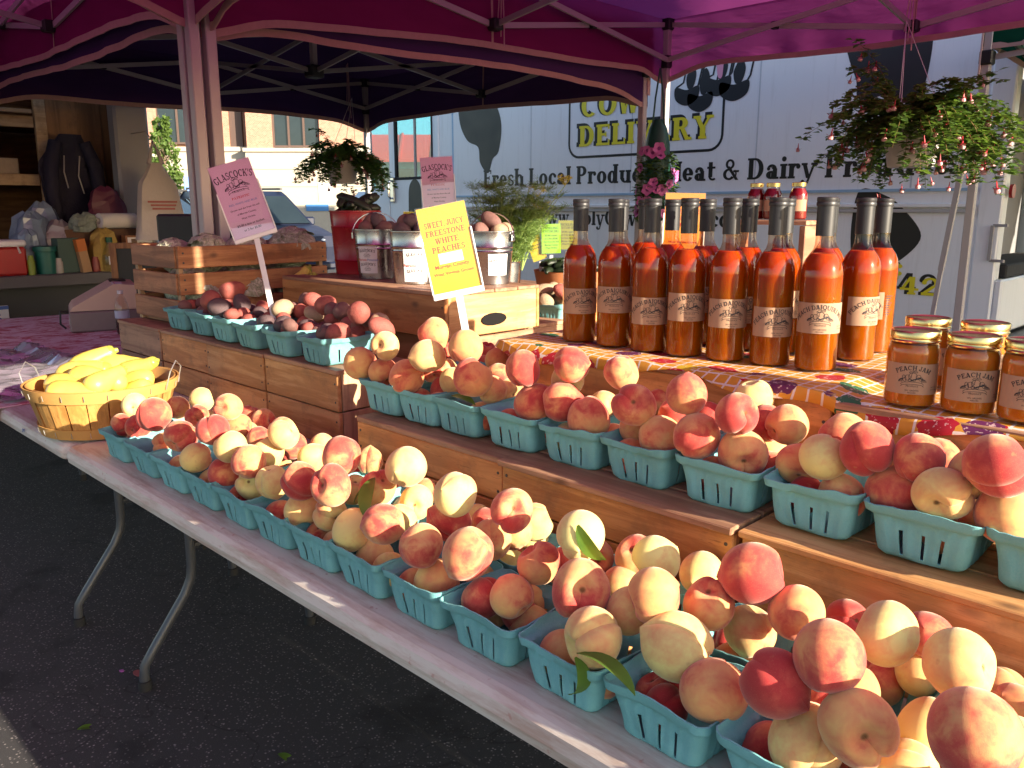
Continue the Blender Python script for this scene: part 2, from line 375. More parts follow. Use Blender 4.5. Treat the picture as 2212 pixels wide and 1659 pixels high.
# ================================================================ canopies
def fabric(name, col, trans, tf=.35):
    t = NT(name); v = t.coord('Object', (1,1,3)); f = t.noise(v, 2.5, 4)
    col_n = t.mix(f, scl(col, .8), scl(col, 1.2)); d = t.new('BsdfDiffuse'); tr = t.new('BsdfTranslucent'); mx = t.new('MixShader')
    t.ln(col_n, d.inputs[0]); t.ln(t.mix(.5, col_n, trans), tr.inputs[0]); mx.inputs[0].default_value = tf
    w = t.noise(t.coord('Object', (260,260,260)), 1, 1)
    wr = t.noise(t.coord('Object', (1.6,1.6,5)), 1.3, 3, .5, .5); bp = t.new('Bump'); bp.inputs['Strength'].default_value = .5; bp.inputs['Distance'].default_value = .03; t.ln(t.math('ADD', wr, t.math('MULTIPLY', w, .02)), bp.inputs['Height']); t.ln(bp.outputs[0], tr.inputs['Normal'])
    t.ln(bp.outputs[0], d.inputs['Normal']); t.ln(d.outputs[0], mx.inputs[1]); t.ln(tr.outputs[0], mx.inputs[2]); t.ln(mx.outputs[0], t.out.inputs[0])
    return t.m
F_CRIM = fabric('crimson_fabric', (.32,.035,.165), (.42,.09,.34)); F_PURP = fabric('purple_fabric', (.075,.036,.13), (.006,.004,.012), .03)
F_GREEN = fabric('green_fabric', (.012,.09,.055), (.02,.12,.07)); F_WHITE = fabric('white_fabric', (.7,.68,.62), (.6,.55,.45))
HEM = mk('hem_tape', (.48,.30,.28), .8, .15, 40); STEEL = mk('white_steel', (.46,.42,.42), .38, .08, 12, spec=.5)
STEELD = mk('grey_steel', (.36,.34,.34), .4, .1, 12); BLACKP = mk('black_plastic', (.012,.012,.014), .45, .2, 30)
def canopy(label, x0, x1, y0, y1, hem, eave, peak, mat, posts, droop=.08, inner=True, roofmat=None, side=None):
    root = thing('canopy_tent', label, 'canopy tent', (x0, y0, 0))
    cx, cy = (x0+x1)/2, (y0+y1)/2; L = lambda x, y, z: (x-x0, y-y0, z)
    b = MB(); n = 16; vs = []
    for i in range(n+1):
        for j in range(n+1):
            u = -1+2*i/n; w = -1+2*j/n; m = max(abs(u), abs(w)); q = min(abs(u), abs(w))/max(m, .01)
            vs.append(L(cx+u*(x1-x0)/2, cy+w*(y1-y0)/2, eave + (peak-eave)*(1-m)**.9 - .05*sin(pi*m)*(1-q)))
    b.add(vs, [(i*(n+1)+j, (i+1)*(n+1)+j, (i+1)*(n+1)+j+1, i*(n+1)+j+1) for i in range(n) for j in range(n)], True)
    b.build('roof', roofmat or mat, root)
    cor = [(x0,y0),(x1,y0),(x1,y1),(x0,y1)]; rnd = random.Random(hash(label) % 999)
    for k in range(4):
        (ax, ay), (bx_, by) = cor[k], cor[(k+1) % 4]; ha, hb = side[k] if side and k in side else (hem[k], hem[(k+1) % 4]); ln = math.hypot(bx_-ax, by-ay)
        nx, ny = (by-ay)/ln, -(bx_-ax)/ln; N = 48; rows = 6; b = MB(); vs = []; lo = []; ph = rnd.random()*6
        for i in range(N+1):
            s = i/N; d = min(s, 1-s)*ln; hz = ha+(hb-ha)*s - droop*exp(-(d/.22)**2) + .012*sin(s*9+ph)
            wv = .009*sin(s*23+ph) + .005*sin(s*51+ph*2)
            for j in range(rows+1):
                f = j/rows; off = -(.004 + (abs(wv) + .007*(1+sin(d*17-f*6+ph))*exp(-d/.9))*f*(1 if d > .05 else .2))
                vs.append(L(ax+(bx_-ax)*s+nx*off, ay+(by-ay)*s+ny*off, eave+(hz-eave)*f))
            lo.append(vs[-1])
        b.add(vs, [(i*(rows+1)+j, (i+1)*(rows+1)+j, (i+1)*(rows+1)+j+1, i*(rows+1)+j+1) for i in range(N) for j in range(rows)], True)
        va = b.build('valance', mat, root)
        vs0 = vs; h = MB(); vs = []
        for p in lo: vs += [(p[0]+nx*.003, p[1]+ny*.003, p[2]+.03), (p[0]+nx*.003, p[1]+ny*.003, p[2]-.002), (p[0]-nx*.003, p[1]-ny*.003, p[2]-.002), (p[0]-nx*.003, p[1]-ny*.003, p[2]+.03)]
        h.add(vs, [(4*i+a, 4*i+4+a, 4*i+5+a, 4*i+1+a) for i in range(N) for a in range(3)])
        h.build('hem_tape', HEM, va, fix=False)
        mi = (N//2)*(rows+1); sm_ = MB(); q_ = [vs0[mi+j] for j in range(rows+1)]; ex_, ey_ = (bx_-ax)/ln*.008, (by-ay)/ln*.008
        sm_.add([(p[0]+sg*ex_-nx*.003, p[1]+sg*ey_-ny*.003, p[2]) for p in q_ for sg in (-1,1)], [(2*j,2*j+2,2*j+3,2*j+1) for j in range(rows)]); sm_.build('seam', HEM, va, fix=False)
        mx, my = (ax+bx_)/2, (ay+by)/2; ins = .035
        A = (ax-nx*ins, ay-ny*ins); Bp = (bx_-nx*ins, by-ny*ins); Mm = (mx-nx*ins, my-ny*ins); hi, low = eave-.03, eave-.27
        for q, (P, Q) in enumerate(((A, Mm), (Bp, Mm))):
            for z0, z1, dd in ((hi, low, .016), (low, hi, -.016)):
                e = (nx*dd, ny*dd)
                MB().bar(L(P[0]+e[0], P[1]+e[1], z0), L(Q[0]+e[0], Q[1]+e[1], z1), .014, .03).build('truss_bar', STEEL, root)
            c = ((P[0]+Q[0])/2, (P[1]+Q[1])/2); MB().box(c[0]-x0-.022, c[0]-x0+.022, c[1]-y0-.022, c[1]-y0+.022, (hi+low)/2-.022, (hi+low)/2+.022, .006).build('pivot', BLACKP, root)
        for z in (hi, low): MB().box(Mm[0]-x0-.035, Mm[0]-x0+.035, Mm[1]-y0-.035, Mm[1]-y0+.035, z-.03, z+.03, .008).build('joint', BLACKP, root)
        if inner:
            for z0, z1 in ((hi, low), (low, hi)):
                MB().bar(L(Mm[0], Mm[1], z0), L(cx, cy, z1), .014, .028).build('truss_bar', STEELD, root)
    if inner:
        MB().bar(L(cx, cy, eave-.3), L(cx, cy, peak-.02), .035).build('peak_pole', STEEL, root)
        MB().box(cx-x0-.05, cx-x0+.05, cy-y0-.05, cy-y0+.05, eave-.31, eave-.23, .01).build('hub', BLACKP, root)
    for k in posts:
        px, py = cor[k]; px += .025 if k in (0,3) else -.025; py += .025 if k in (0,1) else -.025
        p = MB(); w = .0225
        p.box(px-x0-w, px-x0+w, py-y0-w, py-y0+w, 0.01, eave-.02, .004); po = p.build('post', STEEL, root)
        MB().box(px-x0-.06, px-x0+.06, py-y0-.06, py-y0+.06, .0, .012).build('foot_plate', STEELD, po)
        for z in (eave-.03, eave-.27): MB().box(px-x0-.036, px-x0+.036, py-y0-.036, py-y0+.036, z-.04, z+.04, .008).build('bracket', BLACKP, po)
        gx = -1 if k in (0,3) else 1; gy = -1 if k in (0,1) else 1
        MB().bar(L(px+gx*.026, py+gy*.026, eave-.08), L(px+gx*.026, py+gy*.026, eave-.42), .03, .008).build('corner_strap', mk('strap_web', (.6,.42,.40), .8), po)
    return root
canopy('crimson canopy over the bottles, its far edge glowing magenta in the sun', -3.42, -.2, 1.665, 4.95, (2.16, 2.2, 2.26, 2.29), 2.62, 3.5, F_CRIM, (0, 3, 2), side={1: (1.88, 2.34)})  # unseen right valance hung lower to block the low sun
canopy('dark purple canopy with an unlit underside beyond the cluster of posts', -6.62, -3.44, 1.665, 4.79, (2.14, 2.135, 2.14, 2.17), 2.55, 3.4, F_PURP, (1, 2, 3))
canopy('crimson canopy at the upper left corner, nearest the box truck', -6.6, -3.44, -1.6, 1.645, (2.22, 2.2, 2.19, 2.22), 2.6, 3.5, F_CRIM, (2,))
canopy('crimson canopy directly above the long peach table', -3.42, -.2, -1.6, 1.645, (2.2, 2.2, 2.2, 2.18), 2.62, 3.5, F_CRIM, (3,), inner=False, side={1: (1.9, 1.88)})  # right valance lowered out of view, shading the stall's left end
canopy('dark green canopy on white posts at the right edge behind the fuchsia', -1.61, 4.4, 5.45, 8.4, (2.28, 2.28, 2.28, 2.28), 2.5, 3.2, F_GREEN, (0,), droop=0.0, roofmat=F_GREEN)  # lengthened beyond view to shade the van's rear end
# loose ties hanging from the trusses
RAG = mk('tie_web', (.55,.36,.38), .9)
for i, (x, y, z, l) in enumerate([(-1.82,4.86,2.42,.2),(-3.37,3.32,2.44,.2),(-6.5,4.5,2.42,.24)]):
    b = MB()
    for k in range(3):
        b.tube([(0.012*k, 0, .25), (.012*k+.004, .004, .1), (.02*k-.01, .006*k, -l*(.5+.25*k))], .004, 5)
    o = b.build('tie_cord', RAG, None, (x, y, z)); tag(o, ['pale tie cords hanging from the truss above the right fuchsia', 'pale tie cords on the truss of the crimson canopy left of the centre post', 'white tie cords at the far corner of the purple canopy'][i], 'cord')
o = MB().bar((0,0,0), (-.03,-.12,-.72), .03).bar((-.03,-.12,-.72), (-.05,-.3,-1.72), .024).build('leaning_pole', STEEL, None, (-1.72, 5.72, 1.73))
tag(o, 'white telescopic pole leaning below the right fuchsia basket before the van', 'pole')

# ================================================================ delivery van
VY = 6.2
t = NT('van_white'); v = t.coord(); n1 = t.noise(t.coord('Object', (1.2,1,.5)), 2.2, 5, .65); n2 = t.noise(t.coord('Object', (9,9,.8)), 2, 4, .7)
col = t.mix(n1, (.82,.85,.90), (.88,.90,.93)); col = t.mix(t.ramp(n2, [(.52,(0,0,0)),(.8,(.28,.28,.28))]), col, (.46,.45,.44)); t.set(Base_Color=col, Roughness=t.math('MULTIPLY_ADD', n1, .25, .2)); t.bump(n1, .12, .02); VW = t.m; VB = mk('van_black', (.008,.01,.011), .4, .1, 5); VYEL = mk('van_yellow', (.80,.70,.02), .45, .05, 5)
VBLUE = mk('van_trim_blue', (.30,.48,.68), .35, .05); RUB = mk('rubber', (.015,.015,.016), .8); CHR = mk('chrome', (.7,.7,.72), .2, .1, 10, metal=1)
t = NT('window_glass'); gl = t.new('BsdfGlossy'); gl.inputs['Roughness'].default_value = .02; tp = t.new('BsdfTransparent'); tp.inputs[0].default_value = (.78,.86,.88,1)
fr = t.new('LayerWeight'); fr.inputs[0].default_value = .5; mx = t.new('MixShader'); t.ln(t.math('MULTIPLY_ADD', t.math('POWER', fr.outputs['Facing'], 4.0), .85, .07), mx.inputs[0]); t.ln(tp.outputs[0], mx.inputs[1]); t.ln(gl.outputs[0], mx.inputs[2]); t.ln(mx.outputs[0], t.out.inputs[0]); GLASS = t.m
van = thing('delivery_van', 'white step van with black cow spots and yellow lettering behind the stall', 'van', (-4.5, VY, 0))
def vbox(name, mat, x0, x1, y0, y1, z0, z1, c=.0, par=None): return MB().box(x0+4.5, x1+4.5, y0-VY, y1-VY, z0, z1, c).build(name, mat, par or van)
body = vbox('body', VW, -7.24, -1.66, VY, VY+.03, .5, 2.95, .01)
vbox('roof', VW, -8.5, -1.62, VY, VY+2.1, 2.95, 3.02, .02); vbox('far_wall', VW, -7.24, -1.66, VY+2.07, VY+2.1, .5, 2.95)
vbox('floor', mk('van_floor', (.12,.12,.12), .7), -8.6, -1.6, VY+.03, VY+2.07, .5, .6); vbox('bulkhead', VW, -7.2, -7.16, VY+.04, VY+2.06, .6, 2.94)
vbox('corner_post', VW, -7.30, -7.235, VY-.012, VY+.05, .5, 2.95, .01); vbox('rear_post', VW, -1.75, -1.60, VY-.014, VY+.10, .5, 2.95, .012)
vbox('rub_rail', VBLUE, -7.23, -1.76, VY-.016, VY, 1.505, 1.525); vbox('rub_rail', VW, -7.23, -1.76, VY-.03, VY, 1.395, 1.425, .006)
vbox('rub_rail', mk('van_grey', (.45,.45,.46), .5), -7.23, -1.76, VY-.022, VY, 1.36, 1.385, .004)
vbox('seam', VBLUE, -7.02, -7.0, VY-.004, VY, .55, 2.94)
for sx_ in (-5.85, -4.62, -3.4, -2.2): vbox('panel_joint', mk('joint_grey', (.55,.58,.63), .5), sx_, sx_+.012, VY-.0015, VY+.001, 1.53, 2.94)
# cab side: door frame pieces around the window openings, both sides
for yy, dy in ((VY, 0), (VY+2.05, 0)):
    vbox('cab_panel', VW, -8.15, -7.30, yy, yy+.03, .6, 1.73, .006); vbox('cab_panel', VW, -8.15, -7.30, yy, yy+.03, 2.78, 2.95)
    vbox('cab_pillar', VW, -7.36, -7.30, yy, yy+.03, 1.73, 2.78); vbox('cab_pillar', VW, -8.15, -8.03, yy, yy+.03, 1.73, 2.78)
    vbox('cab_panel', VW, -8.62, -8.16, yy, yy+.03, .6, 1.62, .006); vbox('cab_pillar', VW, -8.62, -8.52, yy, yy+.03, 1.62, 2.95)
    w = vbox('window', GLASS, -8.03, -7.36, yy+.012, yy+.018, 1.73, 2.78); vbox('divider', STEELD, -7.69, -7.665, yy+.004, yy+.026, 1.73, 2.78, 0, w)
    for fx0, fx1, z0, z1 in ((-8.045,-7.345,1.715,1.745),(-8.045,-7.345,2.77,2.79)): vbox('frame', RUB, fx0, fx1, yy-.006, yy+.034, z0, z1, 0, w)
    for fx in (-8.03, -7.362): vbox('frame', RUB, fx-.012, fx+.012, yy-.006, yy+.034, 1.745, 2.77, 0, w)
    vbox('window', GLASS, -8.52, -8.15, yy+.012, yy+.018, 1.62, 2.95)
vbox('windshield', GLASS, -8.62, -8.612, VY+.04, VY+2.05, 1.62, 2.95); vbox('hood', VW, -9.3, -8.62, VY+.15, VY+1.95, .6, 1.6, .12); vbox('dashboard', BLACKP, -8.6, -8.25, VY+.06, VY+2.02, 1.1, 1.55, .05)
s_ = vbox('seat', BLACKP, -7.95, -7.5, VY+.25, VY+.75, 1.0, 1.25, .06); vbox('seat_back', BLACKP, -7.62, -7.48, VY+.27, VY+.73, 1.25, 1.98, .06, s_)
h = MB().tube([(-3.58,-.04,1.5),(-3.58,-.075,1.53),(-3.58,-.075,1.68),(-3.58,-.04,1.71)], .014, 8).build('door_handle', CHR, van); MB().box(-3.62,-3.54,-.03,-.002,1.46,1.75,.01).build('escutcheon', CHR, h)
for wx in (-7.0, -2.9):
    wh = MB().lathe([(.02,-.14),(.34,-.14),(.40,-.10),(.40,.08),(.34,.12),(.02,.12)], 28).build('wheel', RUB, van, (wx+4.5, .16, .4), (pi/2,0,0)); MB().lathe([(0,.0),(.2,.02),(.23,.03),(.23,0)], 20).build('rim', CHR, wh, (0,0,.12))
# rear end: deep dark opening, sill step, lower panel
vbox('rear_frame', VW, -1.64, -1.58, VY+1.98, VY+2.10, .5, 2.95, .01); vbox('rear_header', VW, -1.64, -1.58, VY+.10, VY+1.98, 2.62, 2.95, .01)
vbox('load_door', mk('door_grey', (.22,.22,.23), .55), -2.0, -1.97, VY+.1, VY+1.98, 1.0, 2.62); vbox('rear_sill', RUB, -1.97, -1.56, VY+.11, VY+1.97, .93, 1.02, .01)
vbox('rear_panel', VW, -1.60, -1.55, VY+.0, VY+2.05, .55, .925, .012); vbox('bumper', BLACKP, -1.60, -1.38, VY+.05, VY+2.0, .42, .53, .02)
h = MB().bar((2.86,-.03,1.28),(2.86,-.03,1.05),.02).bar((2.84,.0,1.28),(2.95,-.03,1.28),.018).bar((2.84,0,1.05),(2.95,-.03,1.05),.018).build('latch', STEELD, van)
MB().lathe([(.0,.0),(.045,.0),(.045,.02),(.0,.02)], 18).build('tail_lamp', mk('red_lens', (.35,.01,.01), .3), van, (2.92,.05,1.5), (0,pi/2,0))
def onvan(x, z, e): return Matrix.Translation((x+4.5, -.002-e, z)) @ Matrix.Rotation(pi/2, 4, 'X')
def vanmesh(b, name, mat, x, z, e=.0):
    me = b.mesh(name, None, False) if isinstance(b, MB) else b; me.materials.clear(); me.materials.append(mat); o = obj(name, me, van); o.matrix_local = onvan(x, z, e); return o
def line(txt, x0, x1, z, size, mat, e=.0, T=.2, t=.085, track=.04):
    x = 0.0; gl = []
    for ch in txt:
        b = MB(); a = glyph(ch, b, 0, T, t); gl.append((b, x)); x += a+track
    f = (x1-x0)/(x*size)
    for b, gx in gl:
        if b.v: b.v = [(p[0]*f*size, p[1]*size, p[2]*size) for p in b.v]; vanmesh(b, 'letter', mat, x0+gx*f*size, z, e)
line('Fresh Local Produce, Meat & Dairy Products', -6.53, -1.86, 1.615, .165, VB, T=.25, t=.1)
line('www.HolyCowDelivery.com', -5.76, -3.44, 1.235, .145, VB, T=.25, t=.1)
for e, mat, g, dx, dz in ((.0, VB, .05, -.022, .012), (.004, VYEL, 0, 0, 0)):
    for txt, x0, x1, z, sz in (('COW', -5.2, -4.5, 2.215, .2), ('DELIVERY', -5.22, -3.78, 1.955, .185), ('Delivery:', -3.45, -2.17, .915, .13), ('742', -2.33, -1.92, .79, .125)):
        line(txt, x0+dx-g*.1, x1+dx+g*.1, z+dz-g*.25, sz+g*.5, mat, e, T=.26 if mat is VYEL else .34, t=.12 if mat is VYEL else .2)
def blob(pts, n=6):
    """closed smooth outline through pts (Catmull-Rom)"""
    out = []; N = len(pts)
    for i in range(N):
        p0, p1, p2, p3 = [Vector(pts[(i+k) % N]) for k in (-1,0,1,2)]
        for j in range(n):
            s = j/n; q = .5*((2*p1) + (p2-p0)*s + (2*p0-5*p1+4*p2-p3)*s*s + (3*p1-p0-3*p2+p3)*s**3); out.append((q.x, q.y))
    return out
def spot(pts, x, z, sc=1.0, mat=VB, e=0.0, name='cow_spot'):
    b = MB(); P = blob([(p[0]*sc, p[1]*sc) for p in pts]); b.add([(p[0], p[1], 0) for p in P], [tuple(range(len(P)))]); return vanmesh(b, name, mat, x, z, e)
spot([(-.23,.5),(-.24,.1),(-.12,-.12),(.05,-.2),(.08,-.36),(.2,-.47),(.27,-.33),(.36,-.25),(.4,0),(.32,.2),(.15,.28),(.05,.55)], -6.66, 2.22)
spot([(-.27,.35),(-.22,.12),(-.15,-.05),(-.13,-.17),(-.05,-.2),(.05,-.17),(.15,-.21),(.27,-.24),(.33,-.1),(.35,.2),(.3,.5),(0,.55)], -2.49, 2.34)
spot([(-.2,.25),(0,.23),(.15,.12),(.27,-.05),(.17,-.2),(.04,-.26),(-.2,-.22)], -2.36, 1.25)
spot([(-.12,.22),(-.02,.3),(.08,.22),(.1,0),(.12,-.2),(0,-.3),(-.13,-.2),(-.14,0)], -7.66, 1.42, 1.0)
# rounded frame line round the lettering
fr_ = [(-.82,.75)] + [(-.82,-.05)] + circ(-.70,-.05,.12,.12,180,270,6) + circ(.70,-.05,.12,.12,270,360,6) + [(.82,.25)]
vanmesh(MB().ribbon(fr_, .022), 'frame_line', VB, -4.525, 2.03)
# cow legs of the painted emblem, hooves down, pink udder between them
def leg(x, z, w, h, sk):
    b = MB(); b.ribbon([(-w/2+sk*.12,h),(-w/2+sk*.05,.3*h),(-w*.62,.1)], .016); b.ribbon([(w/2+sk*.12,h),(w/2+sk*.05,.3*h),(w*.62,.1)], .016, z=.0004)
    vanmesh(b, 'emblem_leg', VB, x, z, .001); spot([(-w*.66,.1),(0,.075),(w*.66,.1),(w*.62,0),(0,-.05),(-w*.62,0)], x, z, 1, VB, .002, 'emblem_hoof')
    spot([(-w*.1,.3*h),(w*.2,.5*h),(w*.45,.35*h),(w*.3,.12*h),(0,.1*h)], x+.01, z+.04, 1, VB, .0015, 'emblem_patch')
leg(-4.06, 2.28, .17, .45, 1.0); leg(-3.93, 2.22, .17, .5, 1.2); leg(-3.77, 2.33, .17, .4, .8); leg(-3.62, 2.28, .19, .45, .9)
PINK = mk('udder_pink', (.75,.3,.45), .5, .05); spot([(-.1,.1),(-.08,-.0),(-.05,-.03),(-.02,.0),(0,-.1),(.03,-.1),(.04,.0),(.07,-.03),(.09,.0),(.11,.1)], -3.77, 2.56, 1.3, PINK, .003, 'emblem_udder')

# ================================================================ far street: brick building, blue shop, car, sapling
t = NT('brick'); bk = t.new('TexBrick'); t.ln(t.coord('Object', (1,1,1)), bk.inputs['Vector']); bk.inputs['Scale'].default_value = 4.2
bk.inputs['Color1'].default_value = c4((.42,.17,.10)); bk.inputs['Color2'].default_value = c4((.52,.25,.16)); bk.inputs['Mortar'].default_value = c4((.55,.45,.38)); bk.inputs['Mortar Size'].default_value = .018
t.ln(t.coord('Object', (1,1,1)), bk.inputs['Vector'])
sx = t.new('SeparateXYZ'); cxyz = t.new('CombineXYZ'); tc = t.new('TexCoord'); t.ln(tc.outputs['Object'], sx.inputs[0]); t.ln(sx.outputs[0], cxyz.inputs[0]); t.ln(sx.outputs[2], cxyz.inputs[1]); t.ln(cxyz.outputs[0], bk.inputs['Vector'])
t.set(Base_Color=bk.outputs[0], Roughness=.85); BRICK = t.m
STONE = mk('pale_stone', (.52,.45,.36), .8, .1, 6); TRIM = mk('window_trim', (.12,.075,.06), .6); DARKGL = mk('dark_glass', (.02,.03,.035), .06, .3, 2, spec=.8)
FW = Vector((-.7019, .7123, 0)); RT = Vector((.7123, .7019, 0))
bld = thing('brick_building', 'sunlit brick building with tall dark windows across the street', 'building', (FW*46 + RT*-17)[:], (0,0,atan2(RT.y, RT.x)))
MB().box(-12,11,.25,8,0,11).build('core_wall', BRICK, bld)
MB().box(-12,11,-.12,.25,0,4.35).build('stone_base', STONE, bld)
for zz in (1.5, 2.5, 3.4): MB().box(-12,11,-.135,-.121,zz,zz+.035).build('stone_joint', mk('joint_tan', (.36,.31,.25), .9), bld)  # joint strips in a darker tan than the stone
MB().box(-12.05,11,-.2,.25,4.35,4.6,.03).build('stone_band', STONE, bld)
def pier(x0, x1, y=-.1): MB().box(x0,x1,y,.25,4.6,11).build('pier', BRICK, bld)
for x0, x1 in ((-3.16,-2.62),(-2.5,-1.92),(1.29,1.93),(-8,-5)): pier(x0, x1)
MB().box(1.95,2.6,.0,.25,4.6,11).build('pilaster', TRIM, bld)
for wx0, wx1 in ((-5.0,-3.16),(-1.92,1.29)):
    w = MB().box(wx0,wx1,.1,.16,4.75,10.5).build('window', DARKGL, bld)
    nx = 3
    for i in range(nx+1):
        x = wx0 + (wx1-wx0)*i/nx; MB().box(x-.045,x+.045,.02,.1,4.75,10.5).build('mullion', TRIM, w)
    for z in (4.8, 7.2, 8.0, 9.4): MB().box(wx0,wx1,.03,.11,z-.05,z+.05).build('transom', TRIM, w)
st_ = thing('stone_portal', 'pale stone corner pavilion of the brick building beside the SUV', 'building', (FW*45.4 + RT*-11.9)[:], (0,0,atan2(RT.y, RT.x)))
MB().box(-2.2,7,-.1,6,0,4.3,.02).build('stone_wall', STONE, st_); MB().box(-2.3,7,-.2,6,4.3,4.5,.02).build('stone_band', STONE, st_); MB().box(-2.1,-.75,.0,6,4.5,10).build('pier', BRICK, st_); MB().box(1.75,7,.0,6,4.5,10).build('pier', BRICK, st_)
w = MB().box(-.75,1.75,.2,.26,4.5,10).build('window', DARKGL, st_)
for x in (-.7, .1, .9, 1.7): MB().box(x-.045,x+.045,.1,.2,4.5,10).build('mullion', TRIM, w)
for z in (4.6, 6.6, 7.2): MB().box(-.75,1.75,.11,.2,z-.05,z+.05).build('transom', TRIM, w)
for zz in (1.5, 2.5, 3.4): MB().box(-2.2,7,-.115,-.101,zz,zz+.035).build('stone_joint', mk('joint_tan', (.36,.31,.25), .9), st_)
MB().box(1.6,2.3,-.13,-.11,1.75,2.7).build('notice_plate', mk('notice_white', (.7,.7,.7), .5, .03), st_); MB().box(.9,2.1,-.15,-.13,1.25,1.6).build('blue_sign', mk('notice_blue', (.08,.25,.55), .5, .03), st_)
shop = thing('blue_shop', 'turquoise shop with red metal awning seen through the van windows', 'building', (FW*30 + RT*-3.7)[:], (0,0,atan2(RT.y, RT.x)))
TURQ = mk('turquoise_wall', (.10,.42,.55), .6, .06); REDM = mk('red_metal_roof', (.55,.03,.02), .45, .08)
MB().box(-1.25,7,0,5,0,6.5).build('wall', TURQ, shop)
for i in range(4):
    x = -1.1+1.9*i; w = MB().box(x,x+1.4,-.06,-.01,.5,2.75).build('window', DARKGL, shop); MB().box(x-.1,x+1.5,-.1,-.061,2.75,2.9).box(x-.12,x,-.1,-.02,.4,2.75).box(x+1.4,x+1.52,-.1,-.02,.4,2.75).build('frame', mk('frame_blue', (.16,.5,.62), .5), w)
MB().add([(-1.3,-1.1,3.0),(7,-1.1,3.0),(7,0,3.9),(-1.3,0,3.9),(-1.3,-1.1,2.92),(7,-1.1,2.92),(7,0,3.82),(-1.3,0,3.82)],[(0,1,2,3),(7,6,5,4),(0,4,5,1),(0,3,7,4),(1,5,6,2)]).build('awning', REDM, shop)
for i in range(8): MB().bar((-1.2+1.1*i,-1.1,3.04),(-1.2+1.1*i,0,3.94),.07,.06).build('awning_rib', REDM, shop)
# sports utility vehicle
SUVP = mk('suv_blue', (.014,.018,.04), .4, .05, 4, spec=.3)
def car(label, paint, loc, rz, group=None):
    r = thing('parked_car', label, 'car', loc, (0,0,rz), group)
    prof = [(-2.2,.35),(2.05,.35),(2.25,.5),(2.28,.75),(2.2,.93),(1.35,1.08),(1.1,1.1),(.45,1.62),(.2,1.7),(-1.7,1.72),(-2.1,1.5),(-2.28,1.05),(-2.3,.5)]
    b = MB(); n = len(prof); ys = [(-.92,.0),(-.9,.02),(-.72,.0),(.72,0),(.9,.02),(.92,0)]; vs = []
    for y, q in ((-.9,0),(-.93,1),(.93,1),(.9,0)):
        for x, z in prof:
            yy = y if z < 1.12 else y*(1-.28*min(1,(z-1.05)/.6)); vs.append((x*(1 if q else .985), yy, z))
    fs = [tuple(range(n))] + [(k*n+i, k*n+(i+1)%n, (k+1)*n+(i+1)%n, (k+1)*n+i) for k in range(3) for i in range(n)] + [tuple(range(4*n-1,3*n-1,-1))]
    b.add(vs, fs, False); b.build('body', paint, r)
    def hw(z): return .93*(1-.28*min(1,(z-1.05)/.6)) if z > 1.12 else .93
    MB().add([(1.1+.02,-hw(1.12)+.06,1.13),(1.1+.02,hw(1.12)-.06,1.13),(.5+.02,hw(1.6)-.06,1.61),(.5+.02,-hw(1.6)+.06,1.61),(1.07,-hw(1.12)+.06,1.12),(1.07,hw(1.12)-.06,1.12),(.47,hw(1.6)-.06,1.6),(.47,-hw(1.6)+.06,1.6)],[(0,1,2,3),(7,6,5,4),(0,4,5,1),(1,5,6,2),(2,6,7,3),(3,7,4,0)]).build('windshield', DARKGL, r)
    for sy in (-1, 1):
        for x0, x1, x2, x3 in ((.95,.42,-.35,-.35),(-.42,-.42,-1.3,-1.3),(-1.37,-1.37,-2.0,-1.8)):
            z0, z1 = 1.14, 1.58; a, c = sy*(hw(z0)+.008), sy*(hw(z1)+.008)
            w = MB().add([(x0,a,z0),(x2,a,z0),(x3,c,z1),(x1,c,z1),(x0,a-sy*.02,z0),(x2,a-sy*.02,z0),(x3,c-sy*.02,z1),(x1,c-sy*.02,z1)],[(0,1,2,3),(7,6,5,4),(0,4,5,1),(1,5,6,2),(2,6,7,3),(3,7,4,0)]).build('side_window', DARKGL, r)
        MB().box(.62,.78,sy*1.0-.09,sy*1.0+.09,1.08,1.24,.03).build('mirror', paint, r)
        MB().sphere((2.13,sy*.68,.82),.16,14,8,(.7,1.25,.75)).build('headlight', mk('lamp_glass', (.6,.65,.7), .08, .05, spec=.9), r)
        MB().bar((.35,sy*.62,1.74),(-1.6,sy*.62,1.77),.04).build('roof_rail', BLACKP, r)
        for x in (1.42,-1.4):
            w = MB().lathe([(.05,-.1),(.3,-.1),(.36,-.07),(.36,.07),(.3,.1),(.05,.1)],22).build('wheel', RUB, r, (x,sy*.84,.36),(pi/2,0,0)); MB().lathe([(0,.0),(.2,.0),(.24,.012),(.24,-.02)],16).build('rim', CHR, w, (0,0,.1)); 
    MB().box(2.24,2.30,-.45,.45,.55,.78,.02).build('grille', CHR, r); MB().box(2.2,2.36,-.85,.85,.38,.5,.03).build('bumper', paint, r)
    return r
car('dark blue SUV parked facing the stall behind the red bucket', SUVP, (-14.6, 7.7, 0), radians(-12))
car('dark car parked behind the post cluster', mk('car_black', (.015,.015,.017), .3, .1, 4), (-17.5, 7.55, 0), radians(70))
car('silver blue car low behind the hanging plastic bag', mk('car_silver', (.12,.15,.2), .3, .05, 4), (-12.6, 4.7, 0), radians(40))
def leafcloud(b, rnd, pts, sz, flat=.4):
    for p in pts:
        q = Euler((rnd.uniform(-1,1)*1.2, rnd.uniform(-1,1)*1.2, rnd.uniform(0,6.3))).to_matrix(); s = sz*rnd.uniform(.6,1.3); w = s*flat
        vs = [q @ Vector(c) + Vector(p) for c in ((0,0,0),(s*.5,w,.05*s),(s,0,-.08*s),(s*.5,-w,.05*s))]
        b.add(vs, [(0,1,2,3)])
